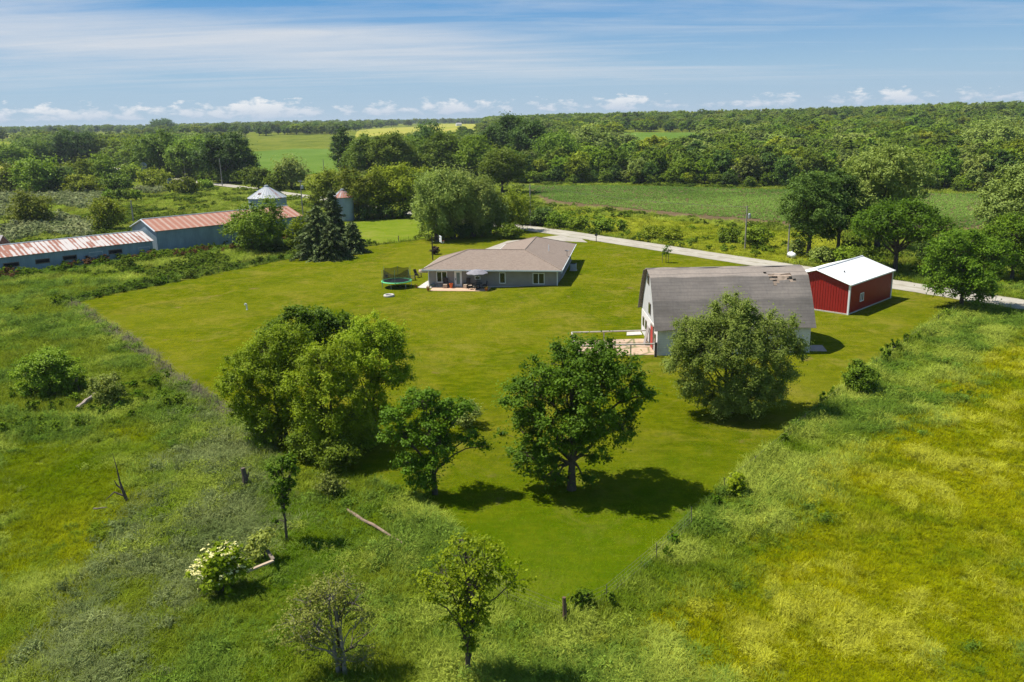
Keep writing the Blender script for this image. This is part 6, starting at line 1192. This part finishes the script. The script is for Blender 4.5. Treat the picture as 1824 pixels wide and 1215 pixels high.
colD = np.where((lowshed & (u4 > .6))[:, None], np.array([[.16, .085, .035]]), colD); colC = np.where((dL < .7)[:, None], np.array([[.185, .165, .105]]), colC); colA = np.where(far[:, None], lerp((.16, .20, .016), (.32, .32, .06), f2), colA); colD = np.where((far & ~inP & ~lowshed)[:, None], lerp((.085, .145, .012), (.20, .26, .03), f2), colD)
col = np.where((typ == 0)[:, None], colA, np.where((typ == 1)[:, None], colB, np.where((typ == 2)[:, None], colC, colD)))
col = col * rng.uniform(.80, 1.22, (N, 1)) * np.where((typ == 1) | (typ == 2), 1.10, 1.0)[:, None]
sc0 = np.select([gy < 38, gy < 55, gy < 80, gy < 115, gy < 165], [.80, .95, 1.12, 1.35, 1.6], 2.2) ; sc0 = sc0 * np.where(inY | inO, np.where(typ == 0, .72, .72), 1.0); sc0 = sc0 * rng.uniform(.7, 1.25, N); zsc = np.where(gy > 80, .85, 1.0) * np.where(inP, 1.6, 1.0) * np.where(far & (gy > 165), .65, 1.0) * np.where(inV, .7, 1) * (.5 + .55 * f2 + .45 * f4) * np.where((typ == 1) | (typ == 2), 1.15, 1.0) * np.where(dE < 1.0, 1.5, 1.0)
tan = (inY & (fbm(gx, gy, 1.6, 31) > .64) & (u1 > .45)) | (band & (fbm(gx, gy, 2.0, 33) > .66)) | (inO & (fbm(gx, gy, 1.5, 35) > .76)); keep = ~tan | (rng.random(N) < .35)
wind = 0.3 + (u3 - .5) * 5.0
rotz = np.where(typ == 2, wind + rng.normal(size=N) * 1.1, rng.random(N) * 6.28)
idx = typ * 4 + rng.integers(0, 4, N)
Pn = np.stack([gx, gy, T(gx, gy) - .08], -1)
for nm, tt, lab in (('meadow_grass', (0,), 'yellow green meadow grass over the open slopes'), ('reed_grass', (1,), 'blue green tall grass in drifts round the lawn'), ('lodged_grass', (2,), 'pale green tall grass laid over by the wind'), ('weeds', (3,), 'leafy weeds along fence lines and sheds')):
    k = keep & np.isin(typ, tt); m = k.sum(); srcs = {0: TA, 1: TB, 2: TC, 3: TD}[tt[0]]
    instancer(nm, srcs, Pn[k], np.stack([rng.normal(size=m) * .16, rng.normal(size=m) * .16, rotz[k]], -1), np.stack([sc0[k], sc0[k], sc0[k] * zsc[k]], -1), rng.integers(0, len(srcs), m), col[k], lab, 'grass' if tt[0] < 3 else 'weeds'); print(nm, m)
# short blades on the near lawn
lx, ly = jgrid(-26, 22, 30, 66, .24, rng); k = inpoly(lx, ly, LAWNP); lx, ly = lx[k], ly[k]; k = rng.random(len(lx)) < np.clip((68 - ly) / 16, .15, 1); lx, ly = lx[k], ly[k]; m = len(lx); q = np.clip((fbm(lx, ly, 5, 41) - .3) / .4, 0, 1); nr = np.clip((60 - ly + (fbm(lx, ly, 9, 43) - .5) * 20) / 16, 0, 1)
lc = lerp((.135, .165, .004), (.210, .220, .010), q) * (1 - nr[:, None]) + lerp((.090, .180, .003), (.170, .250, .005), q) * nr[:, None]; lc = lc * rng.uniform(.85, 1.15, (m, 1)); ls = rng.uniform(.7, 1.2, m) * (1 + .5 * nr)
instancer('lawn_blades', TS, np.stack([lx, ly, T(lx, ly)], -1), np.stack([np.zeros(m), np.zeros(m), rng.random(m) * 6.28], -1), np.stack([ls, ls, ls], -1), rng.integers(0, 3, m), lc, 'short mown blades on the near lawn', 'grass'); print('lawn', m)
# corn rows
TK = [npmesh('corn_plant', *tuft(350 + i, 16, .85, .16, .075, .5, 1.0)[:2], GM, tuft(350 + i, 16, .85, .16, .075, .5, 1.0)[2]) for i in range(3)]
ca, sa = math.cos(-.62), math.sin(-.62); uu, vv = np.meshgrid(np.arange(-260, 260, .95), np.arange(0, 330, .95)); uu = uu.ravel() + rng.uniform(-.3, .3, uu.size); vv = vv.ravel() + rng.uniform(-.10, .10, vv.size); cx = uu * ca - vv * sa; cy = uu * sa + vv * ca
dC = dseg(cx, cy, CORN + CORN[:1]); nearedge = [CORN[i] for i in range(5, 11)] + [(3.5, 240)]
k = inpoly(cx, cy, CORN) & (np.abs(cx) < cy * .74) & (dseg(cx, cy, nearedge) > 4.6 + 1.8 * vn(cx / 4, cy / 4, 6)); cx, cy = cx[k], cy[k]; m = len(cx); q = np.clip((fbm(cx, cy, 26, 51) - .3) / .4, 0, 1)
gap = rng.random(m) < np.clip(1.25 - .75 * fbm(cx, cy, 14, 52), .3, 1); cx, cy, q = cx[gap], cy[gap], q[gap]; m = len(cx)
cc = lerp((.100, .190, .028), (.205, .325, .056), q) * rng.uniform(.8, 1.25, (m, 1)); s_ = rng.uniform(.75, 1.25, m)
instancer('corn_crop', TK, np.stack([cx, cy, T(cx, cy)], -1), np.stack([np.zeros(m), np.zeros(m), rng.random(m) * 6.28], -1), np.stack([s_ * 1.1, s_ * 1.1, s_], -1), rng.integers(0, 3, m), cc, 'blue green young corn standing in rows across the road', 'crop'); print('corn', m)
